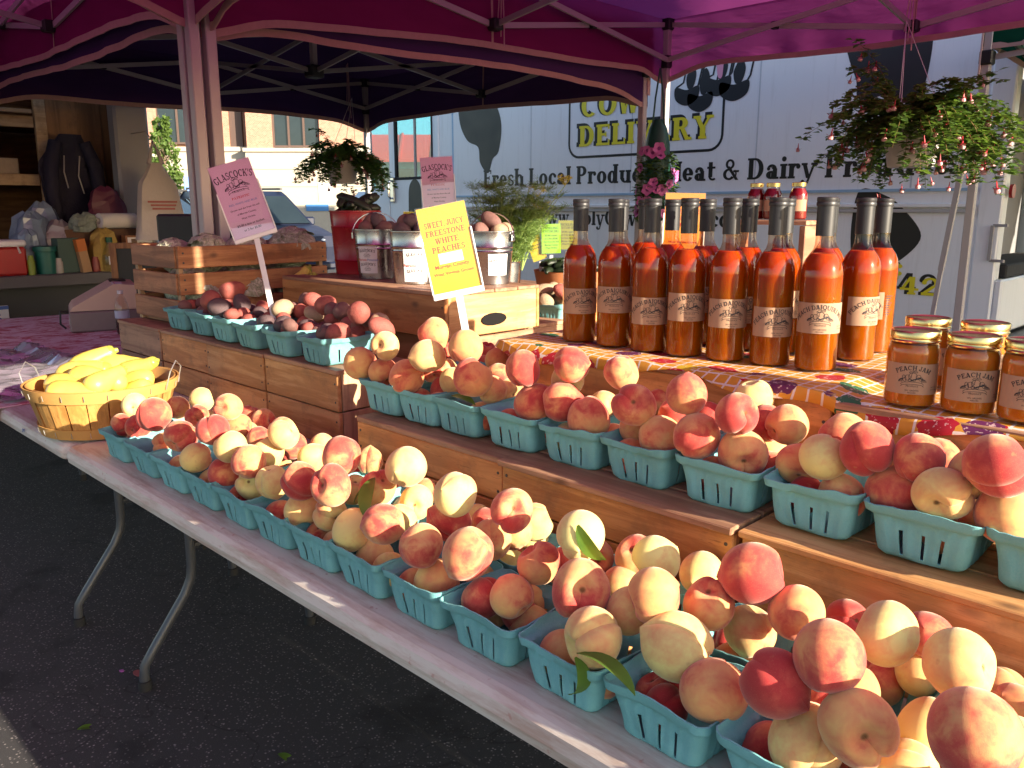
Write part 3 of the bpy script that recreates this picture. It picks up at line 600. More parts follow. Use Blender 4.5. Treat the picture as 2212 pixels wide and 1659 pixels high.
def leafmat(name, c, tr=.35):
    t = NT(name); v = t.coord(); f = t.noise(v, 18, 2); col = t.mix(f, scl(c, .6), scl(c, 1.5)); d = t.new('BsdfPrincipled') if 0 else t.bs; t.set(Base_Color=col, Roughness=.45)
    x = t.new('BsdfTranslucent'); t.ln(t.mix(.5, col, (.25,.4,.04)), x.inputs[0]); mx = t.new('MixShader'); mx.inputs[0].default_value = tr; t.ln(t.bs.outputs[0], mx.inputs[1]); t.ln(x.outputs[0], mx.inputs[2]); t.ln(mx.outputs[0], t.out.inputs[0]); return t.m
LEAF_T = leafmat('sapling_leaf', (.10,.16,.035)); BARK = mk('bark', (.22,.15,.11), .9, .3, 20, bump=.4, bd=.004)
def sapling(label, loc, h, r, seed):
    rt = thing('sapling_tree', label, 'tree', loc); rnd = random.Random(seed)
    b = MB().tube([(0,0,0),(.02,.02,h*.5),(0,0,h)], [.045,.035,.01], 8)
    for k in range(16):
        z = h*(.35+.6*rnd.random()); a = rnd.random()*6.3; l = r*(1.2-.8*z/h); b.tube([(0,0,z),(l*.5*cos(a),l*.5*sin(a),z+.2),(l*cos(a),l*sin(a),z+.5)], [.014,.009,.004], 5)
    b.build('trunk', BARK, rt); f = MB(); pts = []
    for k in range(2600):
        z = rnd.uniform(.32,1.06); rr = r*(1.05-.75*max(0,z-.45)/.6)*(.25+.75*rnd.random()**.5); a = rnd.random()*6.3
        if sin(a*3+z*14)+sin(z*31+a) < -.3: continue
        pts.append((rr*cos(a), rr*sin(a), z*h))
    leafcloud(f, rnd, pts, .13); f.build('crown', LEAF_T, rt, fix=False)
sapling('slim green sapling in front of the brick building', (-22.6, 9.75, 0), 3.5, .55, 3)
sg = thing('street_sign', 'small blue parking sign on a pole below the sapling', 'sign', (-21.6,9.95,0)); MB().tube([(0,0,0),(0,0,2.2)],.03,8).build('pole', STEELD, sg); MB().box(-.03,-.01,-.16,.16,1.7,2.2).build('plate', mk('sign_blue', (.1,.22,.6), .5), sg)
PEACH1 = "-2.261 0.837 0.866 34W;-1.976 0.775 0.903 41R;-2.282 0.961 0.835 34P;-2.134 0.968 0.884 34Y;-1.875 0.915 0.915 34P;-2.246 0.847 0.782 29R;-2.241 0.856 0.783 34Y;-2.199 0.815 0.788 29Y;-2.212 0.873 0.782 35R;-1.835 0.775 0.877 39P;-1.666 0.775 0.924 35R;-2.243 1.039 0.789 32Y;-2.243 0.995 0.782 32P;-1.608 0.783 0.897 34Y;-1.764 0.775 0.84 35Y;-1.65 0.788 0.828 35R;-1.677 0.824 0.782 33P;-1.531 0.783 0.881 34P;-2.027 0.822 0.782 29O;-1.993 0.83 0.782 29P;-1.843 0.83 0.782 29R;-1.948 0.992 0.818 34Y;-2.048 1.059 0.831 33P;-1.985 1.064 0.832 34P;-1.53 0.865 0.924 34Y;-1.572 0.848 0.878 35W;-1.834 0.934 0.782 32P;-1.858 1.039 0.799 29W;-1.747 1.037 0.794 29P;-1.652 1.036 0.835 32Y;-1.488 0.909 0.87 34Y;-1.277 0.84 0.935 37P;-1.715 0.956 0.782 33Y;-1.578 0.851 0.782 33R;-1.321 0.775 0.891 36P;-1.216 0.775 0.906 38P;-1.46 1.033 0.842 29Y;-1.52 1.036 0.797 31R;-1.21 0.871 0.88 34P;-1.138 0.883 0.935 37Y;-1.276 1.04 0.814 29O;-0.965 0.848 0.935 36W;-1.373 1.04 0.792 29R;-1.339 0.792 0.823 39Y;-1.518 0.817 0.782 29Y;-1.177 0.793 0.828 40W;-1.299 0.8 0.782 29P;-1.375 0.934 0.782 31P;-1.064 0.775 0.876 35P;-1.141 0.81 0.782 34Y;-0.965 0.775 0.867 35P;-0.995 0.86 0.877 35P;-1.239 0.991 0.782 29Y;-1.294 1 0.782 29Y;-0.856 0.775 0.887 38P;-1.119 0.958 0.782 29Y;-1.122 1.042 0.796 29Y;-0.998 1.002 0.782 34P;-1.078 1.022 0.806 29R;-0.854 0.867 0.932 34P;-0.965 1.036 0.802 29W;-0.709 0.858 0.935 35W;-0.78 0.848 0.872 34O;-0.788 0.924 0.838 34O;-0.62 0.917 0.906 34W;-0.617 1.037 0.847 33Y;-1.003 0.79 0.782 29P;-0.955 0.798 0.801 37O;-0.845 0.795 0.812 34P;-0.849 0.828 0.782 30P;-0.929 0.877 0.782 29Y;-0.822 0.882 0.782 30P;-0.798 0.826 0.792 29R;-0.668 0.812 0.882 41P;-0.776 0.828 0.782 29P;-0.614 0.772 0.845 41W;-0.657 0.902 0.782 29O;-0.776 1.003 0.782 29Y;-0.559 0.824 0.907 35O;-0.518 0.893 0.884 34P;-0.472 0.917 0.935 38R;-0.481 0.937 0.843 34Y;-0.51 0.808 0.859 41W;-0.449 0.794 0.833 41O;-0.536 0.81 0.782 30R;-0.513 0.792 0.782 29R;-0.501 0.938 0.782 33O;-0.378 0.805 0.782 32R;-0.537 0.986 0.782 29R;-0.413 0.923 0.898 34O;-0.316 0.789 0.935 36R;-0.393 1.036 0.85 29R;-0.289 0.875 0.935 35W;-0.3 1.037 0.816 29Y;-0.347 1.035 0.782 34O;-0.295 1.04 0.869 29R;-0.214 0.867 0.935 35Y;-0.365 0.775 0.889 38R;-0.381 0.972 0.782 29W;-0.333 0.793 0.825 40Y;-0.275 0.775 0.879 39O;-0.22 0.906 0.797 34R;-0.172 0.775 0.92 41P;-0.212 1.044 0.827 29Y;-0.182 1 0.835 29O"
PEACH2 = "-1.644 1.146 1.023 41O;-1.548 1.15 1.077 34Y;-1.575 1.162 1.009 34O;-1.465 1.146 1.015 41O;-1.389 1.146 1.072 37Y;-1.579 1.496 0.959 32O;-1.492 1.252 1.1 38O;-1.297 1.175 1.1 38O;-1.746 1.498 0.99 34R;-1.474 1.268 1.007 34Y;-1.244 1.146 1.046 41O;-1.691 1.612 0.991 29R;-1.582 1.497 0.979 29O;-1.444 1.42 1.022 34O;-1.1 1.146 1.085 36R;-1.449 1.588 0.993 30P;-1.005 1.181 1.1 35P;-1.053 1.226 1.057 34Y;-1.178 1.448 0.998 32R;-0.917 1.221 1.091 34P;-1.098 1.567 0.998 31P;-1.412 1.213 0.983 34R;-1.315 1.289 0.957 33Y;-1.274 1.289 0.96 34P;-1.378 1.231 0.957 29R;-1.087 1.168 1.011 40R;-1.016 1.166 1.029 37R;-0.951 1.169 1.006 41P;-1.089 1.186 0.957 29P;-1.016 1.299 1 29Y;-1.005 1.331 0.96 29Y;-0.834 1.151 1.054 38P;-0.94 1.381 1.003 31P;-0.734 1.158 1.088 35R;-0.941 1.231 0.957 32O;-0.788 1.167 1 39P;-0.852 1.329 0.962 29R;-0.705 1.146 1.025 39P;-0.864 1.472 1.003 29Y;-0.634 1.146 1.074 34R;-0.712 1.346 1.055 34W;-0.633 1.169 1.005 41P;-0.691 1.33 0.967 29O;-0.789 1.322 1.007 29R;-0.785 1.599 1.002 29R;-0.601 1.251 1.044 34O;-0.652 1.298 0.984 29Y;-0.496 1.224 1.051 35O;-0.435 1.16 1.057 38R;-0.497 1.161 1.03 35Y;-0.626 1.252 0.957 34R;-0.505 1.33 0.96 30O;-0.47 1.172 0.973 36Y;-0.396 1.176 0.995 40R;-0.369 1.174 1.052 34R;-0.389 1.334 1.016 30R;-0.328 1.146 1.019 37Y;-0.3 1.19 1.042 36Y;-0.333 1.325 0.97 29O;-0.267 1.146 1.073 40R;-0.328 1.172 0.957 32P;-0.368 1.219 0.957 29R;-0.255 1.166 1.002 38O;-0.308 1.327 0.981 29R;-0.532 1.189 0.957 29R"
LOW1 = "-1.897 0.796 0.781 32Y;-1.738 0.797 0.781 32W;-1.592 0.795 0.781 32P;-1.444 0.797 0.781 32P;-1.233 0.795 0.781 32W;-1.079 0.797 0.781 32Y;-0.936 0.95 0.781 32W;-0.689 0.799 0.781 32Y;-0.62 0.795 0.781 32P;-0.314 0.85 0.781 32O;-0.22 0.796 0.781 32W;-0.154 0.797 0.781 32Y;-0.153 0.947 0.781 32W;-0.066 0.797 0.781 32Y;0.001 0.795 0.781 32P;0.004 0.944 0.781 32Y;-0.002 1.006 0.781 32R;-2.258 0.8 0.822 32P;-1.985 0.802 0.822 32O;-1.555 0.797 0.822 32W;-1.163 0.883 0.822 32W;-0.707 0.958 0.822 32Y;-0.342 0.863 0.822 32P;-0.339 0.932 0.822 32O;-0.238 0.818 0.822 32W;-0.19 0.801 0.822 32O;-0.035 0.798 0.822 32P;-0.036 0.861 0.822 32O;0.021 0.903 0.822 32P;-2.155 0.803 0.836 32R;-1.816 0.961 0.836 32P;-1.26 0.798 0.836 32Y;-0.785 0.797 0.836 32O;-0.786 0.989 0.836 32P;-0.139 0.801 0.836 32P;-0.136 0.988 0.836 32O;-0.08 0.963 0.836 32Y;-2.083 0.928 0.85 32O;-1.917 0.959 0.85 32O;-1.662 0.96 0.85 32R;-1.462 0.796 0.85 32W;-1.308 0.883 0.85 32Y;-1.164 0.926 0.85 32W;-0.235 0.865 0.85 32W;0.021 0.797 0.85 32P;-0.914 0.88 0.862 32Y;-0.913 0.932 0.862 32P;-0.917 0.986 0.862 32Y;-0.707 0.99 0.862 32P;-0.606 0.842 0.862 32Y;-0.158 0.88 0.862 32Y;-0.078 0.805 0.862 32Y;-0.034 0.897 0.862 32O;-0.034 0.959 0.862 32P;0.018 0.957 0.862 32Y"
LOW2 = "-1.514 1.168 0.956 32Y;-1.451 1.17 0.956 32P;-1.383 1.168 0.956 32O;-1.247 1.173 0.956 32O;-1.159 1.172 0.956 32P;-1.001 1.174 0.956 32W;-0.85 1.166 0.956 32O;-0.787 1.22 0.956 32O;-0.686 1.174 0.956 32P;-0.316 1.268 0.956 32Y;-0.221 1.218 0.956 32P;-0.162 1.169 0.956 32O;-1.235 1.246 1 32Y;-0.861 1.198 1 32O;-0.552 1.197 1 32O;-0.243 1.247 1 32W;-0.219 1.298 1 32R;-0.195 1.183 1 32O;-0.191 1.246 1 32W;-0.163 1.301 1 32P;-0.14 1.217 1 32P;-1.362 1.197 1.012 32Y;-1.327 1.304 1.012 32P;-1.236 1.195 1.012 32Y;-1.439 1.201 1.03 32P;-0.795 1.222 1.03 32P;-0.655 1.285 1.03 32R"
POTDATA = "-2.355 1.352 1.078 33 T;-2.581 1.410 1.058 28 R;-2.473 1.356 1.030 27 V;-2.228 1.282 1.046 33 V;-2.397 1.410 1.040 32 V;-2.279 1.392 1.030 32 R;-2.338 1.410 1.067 28 R;-2.264 1.410 1.066 26 T;-2.314 1.444 1.100 29 R;-2.196 1.410 1.097 32 R;-2.159 1.410 1.086 28 B;-2.109 1.410 1.087 30 B;-2.149 1.410 1.059 28 R;-1.960 1.368 1.100 35 R;-2.064 1.410 1.049 30 R;-2.010 1.410 1.061 26 R;-1.945 1.282 1.051 35 R;-2.009 1.400 1.030 31 R;-2.124 1.335 1.030 26 B;-1.919 1.410 1.073 30 T;-1.818 1.342 1.074 33 R;-2.363 1.444 1.100 26 B;-2.380 1.410 1.071 26 B;-1.970 1.410 1.072 26 B;-2.515 1.410 1.033 27 B;-2.172 1.390 1.030 26 B;-2.698 1.282 1.085 38 R;-2.826 1.424 1.100 38 R;-3.057 1.401 1.035 33 R;-2.841 1.410 1.054 27 R;-2.635 1.282 1.065 36 V;-2.592 1.339 1.075 33 V;-2.834 1.352 1.030 31 R;-2.682 1.362 1.030 33 R;-2.485 1.304 1.030 28 R;-2.665 1.410 1.039 28 V;-2.809 1.410 1.035 29 B;-2.822 1.316 1.030 26 B"
# ================================================================ tables
t = NT('table_plastic'); v = t.coord(); f = t.noise(v, 3, 5, .6); st_n = t.noise(t.coord('Object', (.8,6,6)), 5, 5, .7)
col = t.mix(f, (.58,.545,.49), (.72,.68,.60)); col = t.mix(t.ramp(st_n, [(.46,(0,0,0)),(.66,(.8,.8,.8))]), col, (.42,.28,.21))
dots = t.noise(v, 60, 2); col = t.mix(t.ramp(dots, [(.68,(0,0,0)),(.74,(.5,.5,.5))]), col, (.4,.16,.13))
t.set(Base_Color=col, Roughness=.55); t.bump(t.noise(v, 300, 2), .2, .0006); TABLE = t.m
LEGM = mk('leg_grey_steel', (.055,.06,.07), .35, .1, 20, spec=.6)
def table(label, x0, x1, y0, y1, legs, plate=False, cat='table'):
    r = thing('folding_table', label, cat, ((x0+x1)/2, y0, 0)); w = (x1-x0)/2; d = y1-y0
    b = MB(); prof = [(0,.695),(-.006,.70),(-.008,.715),(-.003,.732),(.006,.739),(.02,.742)]
    vs = []; rings = []
    for o, z in prof:
        rr = .03; ring = []
        for cx, cy, a0 in ((w-rr,rr,-90),(w-rr,d-rr,0),(-w+rr,d-rr,90),(-w+rr,rr,180)):
            for k in range(5): a = radians(a0+90*k/4); ring.append((cx+(rr-o)*cos(a), cy+(rr-o)*sin(a), z))
        rings.append(ring)
    n = len(rings[0]); vs = [p for rg in rings for p in rg]
    b.add(vs, [(i*n+k, i*n+(k+1)%n, (i+1)*n+(k+1)%n, (i+1)*n+k) for i in range(len(rings)-1) for k in range(n)] + [tuple(range((len(rings)-1)*n, len(rings)*n)), tuple(range(n-1,-1,-1))])
    b.build('tabletop', TABLE, r)
    for x in legs:
        lx = x-(x0+x1)/2
        for sy in (0, 1):
            Y = lambda q: q if sy == 0 else d-q
            lg = MB().tube([(lx,Y(.27),.69),(lx,Y(.268),.34),(lx,Y(.262),.30),(lx,Y(.24),.255),(lx,Y(.13),.11),(lx,Y(.105),.075),(lx,Y(.10),.04),(lx,Y(.10),.012)], .0145, 10).build('leg', LEGM, r)
            MB().lathe([(0,0),(.019,0),(.019,.028),(.0155,.03)], 12, (lx,Y(.10),0.0)).build('foot_cap', RUB, lg)
        MB().tube([(lx,.27,.40),(lx,d-.27,.40)], .011, 8).build('crossbar', LEGM, r)
        if plate and x == legs[0]:
            p = MB().box(lx+.013,lx+.016,.30,.44,.385,.425).build('name_plate', BLACKP, r); decal(text_mesh('LIFETIME', .026, .0004), 'lettering', mk('plate_silver', (.45,.45,.45), .4, 0), p, (lx+.0165,.37,.396), (pi/2,0,pi/2))
    return r
T1 = table('long white folding table carrying the front rows of peach baskets', -2.452, -.02, .712, 1.47, (-2.32, -.3), True)
T2 = table('white folding table at left under the squash basket and potato crates', -4.9, -2.462, .712, 1.47, (-2.87, -4.5))
table('white folding table at back holding the bottle boxes and sign box', -3.3, 2.43, 1.49, 2.25, (-3.1, 2.0))  # lengthened to the right, out of view, to block sun reaching the ground
table('unseen white folding table added past the right end of the peach table', -.01, 2.43, .712, 1.47, (.4, 2.1))  # out of view, added to keep sun off the ground
b = MB(); 
for i in range(9):
    a = i*.7; b.ribbon([(.01*cos(a)+.012*i/9, .006*sin(a*1.7)), (.012*cos(a+1)+.012*i/9, .008*sin(a+2)+.004)], .003)
decal(b, 'paint_mark', BLUEINK, T2, (.86,-.0095,.715), (pi/2,0,0))
# ================================================================ wooden crates
W1 = wood('pine_x', (.64,.31,.105), (.46,.19,.055), 0); W1y = wood('pine_y', (.64,.31,.105), (.46,.19,.055), 1); W2 = wood('pale_pine_x', (.70,.40,.17), (.54,.26,.09), 0); W2y = wood('pale_pine_y', (.72,.43,.19), (.57,.29,.11), 1)
W3 = wood('old_plank_x', (.46,.26,.15), (.32,.16,.09), 0); W3y = wood('old_plank_y', (.46,.26,.15), (.32,.16,.09), 1); ENDG = wood('end_grain', (.55,.36,.2), (.4,.24,.13), 2, knots=False)
NAIL = mk('nail_head', (.05,.045,.045), .5, 0)
def crate(label, x0, x1, y0, y1, z0, z1, rows=2, top=True, mx=W1, my=W1y, mt=None, topn=3, group=None, gap=.004, lip=.0, rz=0.0, open_=False, slots=False, name='wooden_crate', ends=None):
    cx = (x0+x1)/2; r = thing(name, label, 'crate', (cx, y0, z0), (0,0,rz), group); w = (x1-x0)/2; d = y1-y0; h = z1-z0; th = .013
    tt = .012 if top else 0; ph = (h-tt-gap*(rows-1))/rows; rnd = random.Random(int(x0*1000) % 977)
    for i in range(rows):
        za = i*(ph+gap); q = rnd.uniform(-.0015,.0015)
        MB().box(-w,w,q,th+q,za,za+ph,.002).build('plank', mx, r); MB().box(-w,w,d-th,d,za,za+ph,.002).build('plank', mx, r)
        for sx in (-1, 1): MB().box(min(sx*w,sx*(w-th)),max(sx*w,sx*(w-th)),th+.002,d-th-.002,za,za+ph,.002).build('end_board', ends or my, r)
        for sx in (-1, 1):
            for zz in (.25,.75):
                MB().lathe([(0,.0012),(.003,.001),(.0032,0)], 8).build('nail', NAIL, r, (sx*(w-.012), q, za+ph*zz), (pi/2,0,0))
    for sx in (-1,1):
        for sy in (0,1): MB().box(sx*(w-th-.002)-(.018 if sx>0 else 0), sx*(w-th-.002)+(0 if sx>0 else .018), th+.003 if sy==0 else d-th-.021, th+.021 if sy==0 else d-th-.003, .002, h-tt-.004).build('corner_block', ENDG, r)
    if top:
        tw = (d+lip)/topn
        for i in range(topn): MB().box(-w-.002,w+.002,-lip+i*tw+.001,-lip+(i+1)*tw-.002,h-tt,h+rnd.uniform(-.0012,.0012),.002).build('top_board', mt or W3, r)
    return r
crate('pine crate with two front planks under the left end of the second peach row', -1.585, -1.10, 1.088, 1.362, .743, .912, 2, lip=.0)
crate('pine crate with a moulded top rail under the middle of the second peach row', -1.092, -.592, 1.082, 1.362, .743, .917, 2, lip=.014)
crate('cleaner pine crate with a dark gap under its top board at the right', -.582, .0, 1.09, 1.362, .743, .915, 1, lip=.012, mx=W2, my=W2y, mt=W2)
crate('pine crate further right along the second tier', .01, .6, 1.09, 1.362, .743, .915, 2)
for i, (a, b_) in enumerate(((-3.372,-2.99),(-2.984,-2.626),(-2.62,-2.25),(-2.244,-1.862))):
    crate(['weathered crate at the far left end of the row under the potatoes','second crate from the left under the potato baskets','third crate from the left under the potato baskets','crate at the right end of the row under the potato baskets, stamped on its side'][i], a, b_, 1.218+.004*(i%2), 1.468, .743, .963, 2, mx=(W3,W1,W2,W2)[i], my=W2y, ends=ENDG, topn=2, lip=.004)
bb = crate('plank box draped with checked cloth under the juice bottles', -1.345, -.582, 1.376, 1.95, .743, 1.078, 2, mx=W1)
crate('plank box under the jam jars at the right', -.572, .12, 1.366, 1.95, .743, 1.066, 2, mx=W2, my=W2y)
crate('rough crate under the box of potato pails', -2.85, -1.92, 1.68, 2.24, .743, 1.0, 2, mx=W3, my=W3y)
sbx = crate('upturned pine box with a hand hole carrying pails and the red bucket', -2.80, -1.872, 1.615, 2.03, 1.003, 1.143, 1, mx=W1, my=W2y, mt=W3, topn=4)
MB().prism([(x*.055, y*.02) for x, y in circ(0,0,1,1,0,350,13)], lambda u, w, q: (.4655+q, .2+u, .045+w), .004).build('hand_hole_shade', mk('hole_shade_black', (.004,.003,.003), 1, 0), sbx)  # black oval plate on the board, painting the hole's dark inside
# ================================================================ pulp baskets
t = NT('teal_pulp'); v = t.coord(); n1 = t.noise(v, 45, 4); n2 = t.noise(v, 420, 3); oi = t.new('ObjectInfo')
col = t.mix(n1, (.115,.37,.39), (.175,.46,.47)); col = t.mix(t.math('MULTIPLY', n2, .3), col, (.42,.62,.60)); col = t.mix(t.ramp(t.noise(v, 16, 4, .6), [(.6,(0,0,0)),(.74,(.35,.35,.35))]), col, (.11,.22,.21))
hs = t.new('HueSaturation'); t.ln(col, hs.inputs['Color']); t.ln(t.math('MULTIPLY_ADD', oi.outputs['Random'], .25, .9), hs.inputs['Value'])
t.set(Base_Color=hs.outputs[0], Roughness=.95); t.bs.inputs['Specular IOR Level'].default_value = .1; t.bump(n2, .45, .001); PULP = t.m
def till(w=.075, d=.075, h=.075, seed=1):
    """moulded pulp basket: flared lip, fluted sides, three slots low in each side"""
    rnd = random.Random(seed); b = MB(); per = []; K = 20
    for side in range(4):
        for k in range(K): per.append((side, -1+2*(k+.5)/K))
        for k in range(3): per.append((side, 10+k))
    n = len(per); zs = [.0,.006,.016,.026,.034,.042,.05,.058,.0605,.064,.075]; zs = [z*h/.075 for z in zs]
    rag = [rnd.uniform(-.0012,.0014) for _ in range(n)]; rag = [(rag[i-1]+rag[i]+rag[(i+1)%n])/3*1.6 for i in range(n)]
    vs = []; sl = set()
    for iz, z in enumerate(zs):
        f = z/h; ins = .0125*(1-f)**1.0 + (.0065 if iz < 8 else (.0035 if iz == 8 else 0)) + (.004 if iz == 0 else 0)
        for i, (sd_, q) in enumerate(per):
            W_, D_ = (w, d) if sd_ in (0, 2) else (d, w); rc = .014
            if q < 9:
                x = q*(W_-ins-rc); fl = 0
                if iz < 8:
                    ph = q*3.0; fl = .0018*(1 if (ph*1.0 + .5) % 1.0 < .28 else 0)*min(1, iz/2+.3)
                p = (x, -(D_-ins)+fl)
            else:
                a = radians(-90 + 90*(q-10+.5)/3); p = (W_-ins-rc+rc*cos(a), -(D_-ins-rc)+rc*sin(a))
            for _ in range(sd_): p = (-p[1], p[0])
            zz = z + (rag[i] if iz >= 9 else 0) + (.0025*sin(i*.22+seed) if iz >= 9 else 0)
            dn = .0022*sin(p[0]*38+seed*2.1)*f + .0016*sin(p[1]*55+p[0]*20+seed)*f + .0012*sin(z*90+i*.3+seed); L2 = math.hypot(p[0], p[1]); vs.append((p[0]*(1+dn/L2), p[1]*(1+dn/L2), zz))
    fs = []
    for iz in range(len(zs)-1):
        for i in range(n):
            sd_, q = per[i]; j = (i+1) % n
            if q < 9 and 1 <= iz <= 4:
                kk = int(round((q+1)/2*K-.5))
                if kk in (4, 10, 15): continue
            fs.append((iz*n+i, iz*n+j, (iz+1)*n+j, (iz+1)*n+i))
    fs.append(tuple(range(n-1,-1,-1)))
    b.add(vs, fs, True); me = b.mesh('pulp_basket', PULP)
    bm = bmesh.new(); bm.from_mesh(me); bmesh.ops.solidify(bm, geom=bm.faces[:], thickness=.0022); bm.to_mesh(me); bm.free(); me.set_sharp_from_angle(angle=radians(50)); return me
TILL = [till(seed=s) for s in (1,2,3,7,8)]; TILL2 = [till(.0755,.095,.076,s) for s in (4,5,6,9)]
R1X = [-2.209,-2.03,-1.868,-1.71,-1.555,-1.41,-1.262,-1.115,-.966,-.813,-.656,-.5,-.344,-.188,-.032]
R2X = [-1.545,-1.415,-1.282,-1.126,-.968,-.815,-.658,-.5,-.345,-.19]
rb = random.Random(5)
def bask(me, x, y, z, label, group, rz=0.0):
    L_ = TILL if me in TILL else TILL2; me = L_[int(abs(x*1000)+abs(y*700)) % len(L_)]; o = obj('pulp_basket', me, None, (x, y, z), (0,0,rz+rb.choice((0,pi)) if 'L_' and L_ is TILL else rz)); return tag(o, label, 'basket', group)
for i, x in enumerate(R1X):
    if i < 13: bask(TILL[i % 3], x, .816, .743, '%s teal pulp basket from the left along the front edge of the table' % ORD[i], 'front row of peach baskets', rb.uniform(-.025,.025))
    else: bask(TILL[i % 3], x, .816, .743, ['teal pulp basket cut by the bottom edge near its right end','last teal pulp basket of the front row, past the bottom edge'][i-13], 'front row of peach baskets')
for i, x in enumerate(R1X): bask(TILL[(i+1) % 3], x+.01, .976, .743, ('teal pulp basket right behind the %s basket of the front row' % ORD[i]) if i < 13 else ['teal pulp basket behind the one cut by the bottom edge','last teal pulp basket of the second line'][i-13], 'second line of peach baskets on the table', rb.uniform(-.02,.02))
for i, x in enumerate(R2X): bask(TILL2[i % 3], x, 1.212, .9175, '%s teal pulp basket from the left on the upper tier' % ORD[i], 'upper tier of peach baskets', rb.uniform(-.03,.03))
for i, x in enumerate((-1.56,-1.41)): bask(TILL[i], x, 1.40, .9175, ['teal pulp basket behind the peach sign, nearer the potatoes','teal pulp basket behind the peach sign, nearer the bottles'][i], 'upper tier of peach baskets')
crate('low crate behind the peach sign', -1.66, -1.352, 1.372, 1.66, .743, .914, 1)
PBX = [(-2.93,1.335,.1),(-2.735,1.33,.06),(-2.55,1.318,.03),(-2.37,1.31,-.03),(-2.18,1.308,.02),(-1.985,1.308,-.02)]
for i, (x, y, rz) in enumerate(PBX): bask(TILL2[i % 3], x, y, .9655, '%s teal pulp basket of potatoes from the left' % ORD[i] if i < 5 else 'rightmost teal pulp basket of potatoes, partly sunlit', 'potato baskets', rz)
# ================================================================ peaches
t = NT('peach_skin'); oi = t.new('ObjectInfo'); sep = t.new('SeparateColor'); t.ln(oi.outputs['Color'], sep.inputs[0])
off = t.new('CombineXYZ'); mm = t.math('MULTIPLY', oi.outputs['Random'], 50.0)
for i in range(3): t.ln(mm, off.inputs[i])
v = t.coord('Object', (1,1,1), off.outputs[0]); n1 = t.noise(v, 1.3, 3, .55, .4); n2 = t.noise(v, 9, 4, .65); n3 = t.noise(v, 45, 2)
v0 = t.coord('Object'); sx = t.new('SeparateXYZ'); t.ln(v0, sx.inputs[0])
bl = t.math('ADD', t.math('MULTIPLY', t.math('SUBTRACT', n1, .5), 2.6), t.math('MULTIPLY', t.math('SUBTRACT', n2, .5), .7))
bl = t.math('ADD', bl, t.math('MULTIPLY', sx.outputs[0], .45))
bl = t.math('ADD', bl, t.math('MULTIPLY_ADD', sep.outputs[0], 2.2, -.95))
blc = t.math('MINIMUM', t.math('MAXIMUM', t.math('MULTIPLY_ADD', bl, .55, .38), 0.0), 1.0)
ground = t.mix(sep.outputs[1], (.86,.49,.15), (.81,.71,.26)); ground = t.mix(t.math('MULTIPLY', n2, .35), ground, (.85,.62,.22))
blush = t.mix(n2, (.60,.06,.05), (.73,.18,.11)); col = t.mix(blc, ground, blush)
deep = t.math('MULTIPLY', t.math('MAXIMUM', t.math('SUBTRACT', bl, .55), 0.0), .8); col = t.mix(t.math('MINIMUM', deep, .8), col, (.42,.025,.035))
col = t.mix(t.ramp(n3, [(.6,(0,0,0)),(.78,(.3,.3,.3))]), col, (.75,.5,.22))
rad = t.math('SQRT', t.math('ADD', t.math('MULTIPLY', sx.outputs[0], sx.outputs[0]), t.math('MULTIPLY', sx.outputs[1], sx.outputs[1])))
top = t.math('GREATER_THAN', sx.outputs[2], 0.0); scar = t.math('MULTIPLY', t.ramp(rad, [(.06,(1,1,1)),(.13,(0,0,0))]), top); col = t.mix(t.math('MULTIPLY', scar, .85), col, (.16,.08,.03))
br = t.noise(v, 3.2, 2, .5); col = t.mix(t.ramp(br, [(.68,(0,0,0)),(.78,(.35,.35,.35))]), col, (.45,.26,.10))
t.set(Base_Color=col, Roughness=.78); t.bs.inputs['Specular IOR Level'].default_value = .15
t.set(Sheen_Weight=.55, Sheen_Roughness=.45, Sheen_Tint=(1,.82,.66))
t.bump(n3, .12, .02); PSKIN = t.m
def peach_mesh(seed, tip, asp, cav, groove):
    rnd = random.Random(seed); n, m = 40, 24; vs = []; fs = []; k1, k2 = rnd.random()*6, rnd.random()*6
    for i in range(m+1):
        th = pi*i/m
        for j in range(n):
            ph = 2*pi*j/n - pi; r = 1.0
            r *= 1 - groove*exp(-(ph/.16)**2)*sin(th)**.7*(1-.35*(i/m)) + .035*exp(-((abs(ph)-.55)/.4)**2)*sin(th)
            r *= 1 + .03*sin(2*ph+k1)*sin(th) + .02*sin(3*ph+k2)*sin(th) + .03*sin(ph+k1)*cos(th*1.5+k2)
            z = cos(th)*asp*r; x = sin(th)*cos(ph)*r; y = sin(th)*sin(ph)*r
            z -= cav*exp(-(th/.34)**2); z -= tip*exp(-((pi-th)/.22)**2)
            if th < .9: q = 1+.04*exp(-((th-.45)/.25)**2); x *= q; y *= q
            vs.append((x, y, z))
    fs = [(i*n+j, (i+1)*n+j, (i+1)*n+(j+1)%n, i*n+(j+1)%n) for i in range(m) for j in range(n)]
    return MB().add(vs, fs, True).mesh('peach', PSKIN)
PM = [peach_mesh(1,.06,.96,.34,.15), peach_mesh(2,.13,1.05,.30,.11), peach_mesh(3,.02,.90,.38,.19), peach_mesh(4,.07,.98,.32,.08), peach_mesh(5,.12,1.10,.30,.14), peach_mesh(6,.04,.93,.36,.17), peach_mesh(7,.10,1.0,.33,.12)]
CW = {'R':((.98,.1),'deep red'),'P':((.76,.7),'pink blushed'),'O':((.64,.22),'orange'),'Y':((.40,.8),'yellow'),'W':((.20,1.0),'pale greenish')}
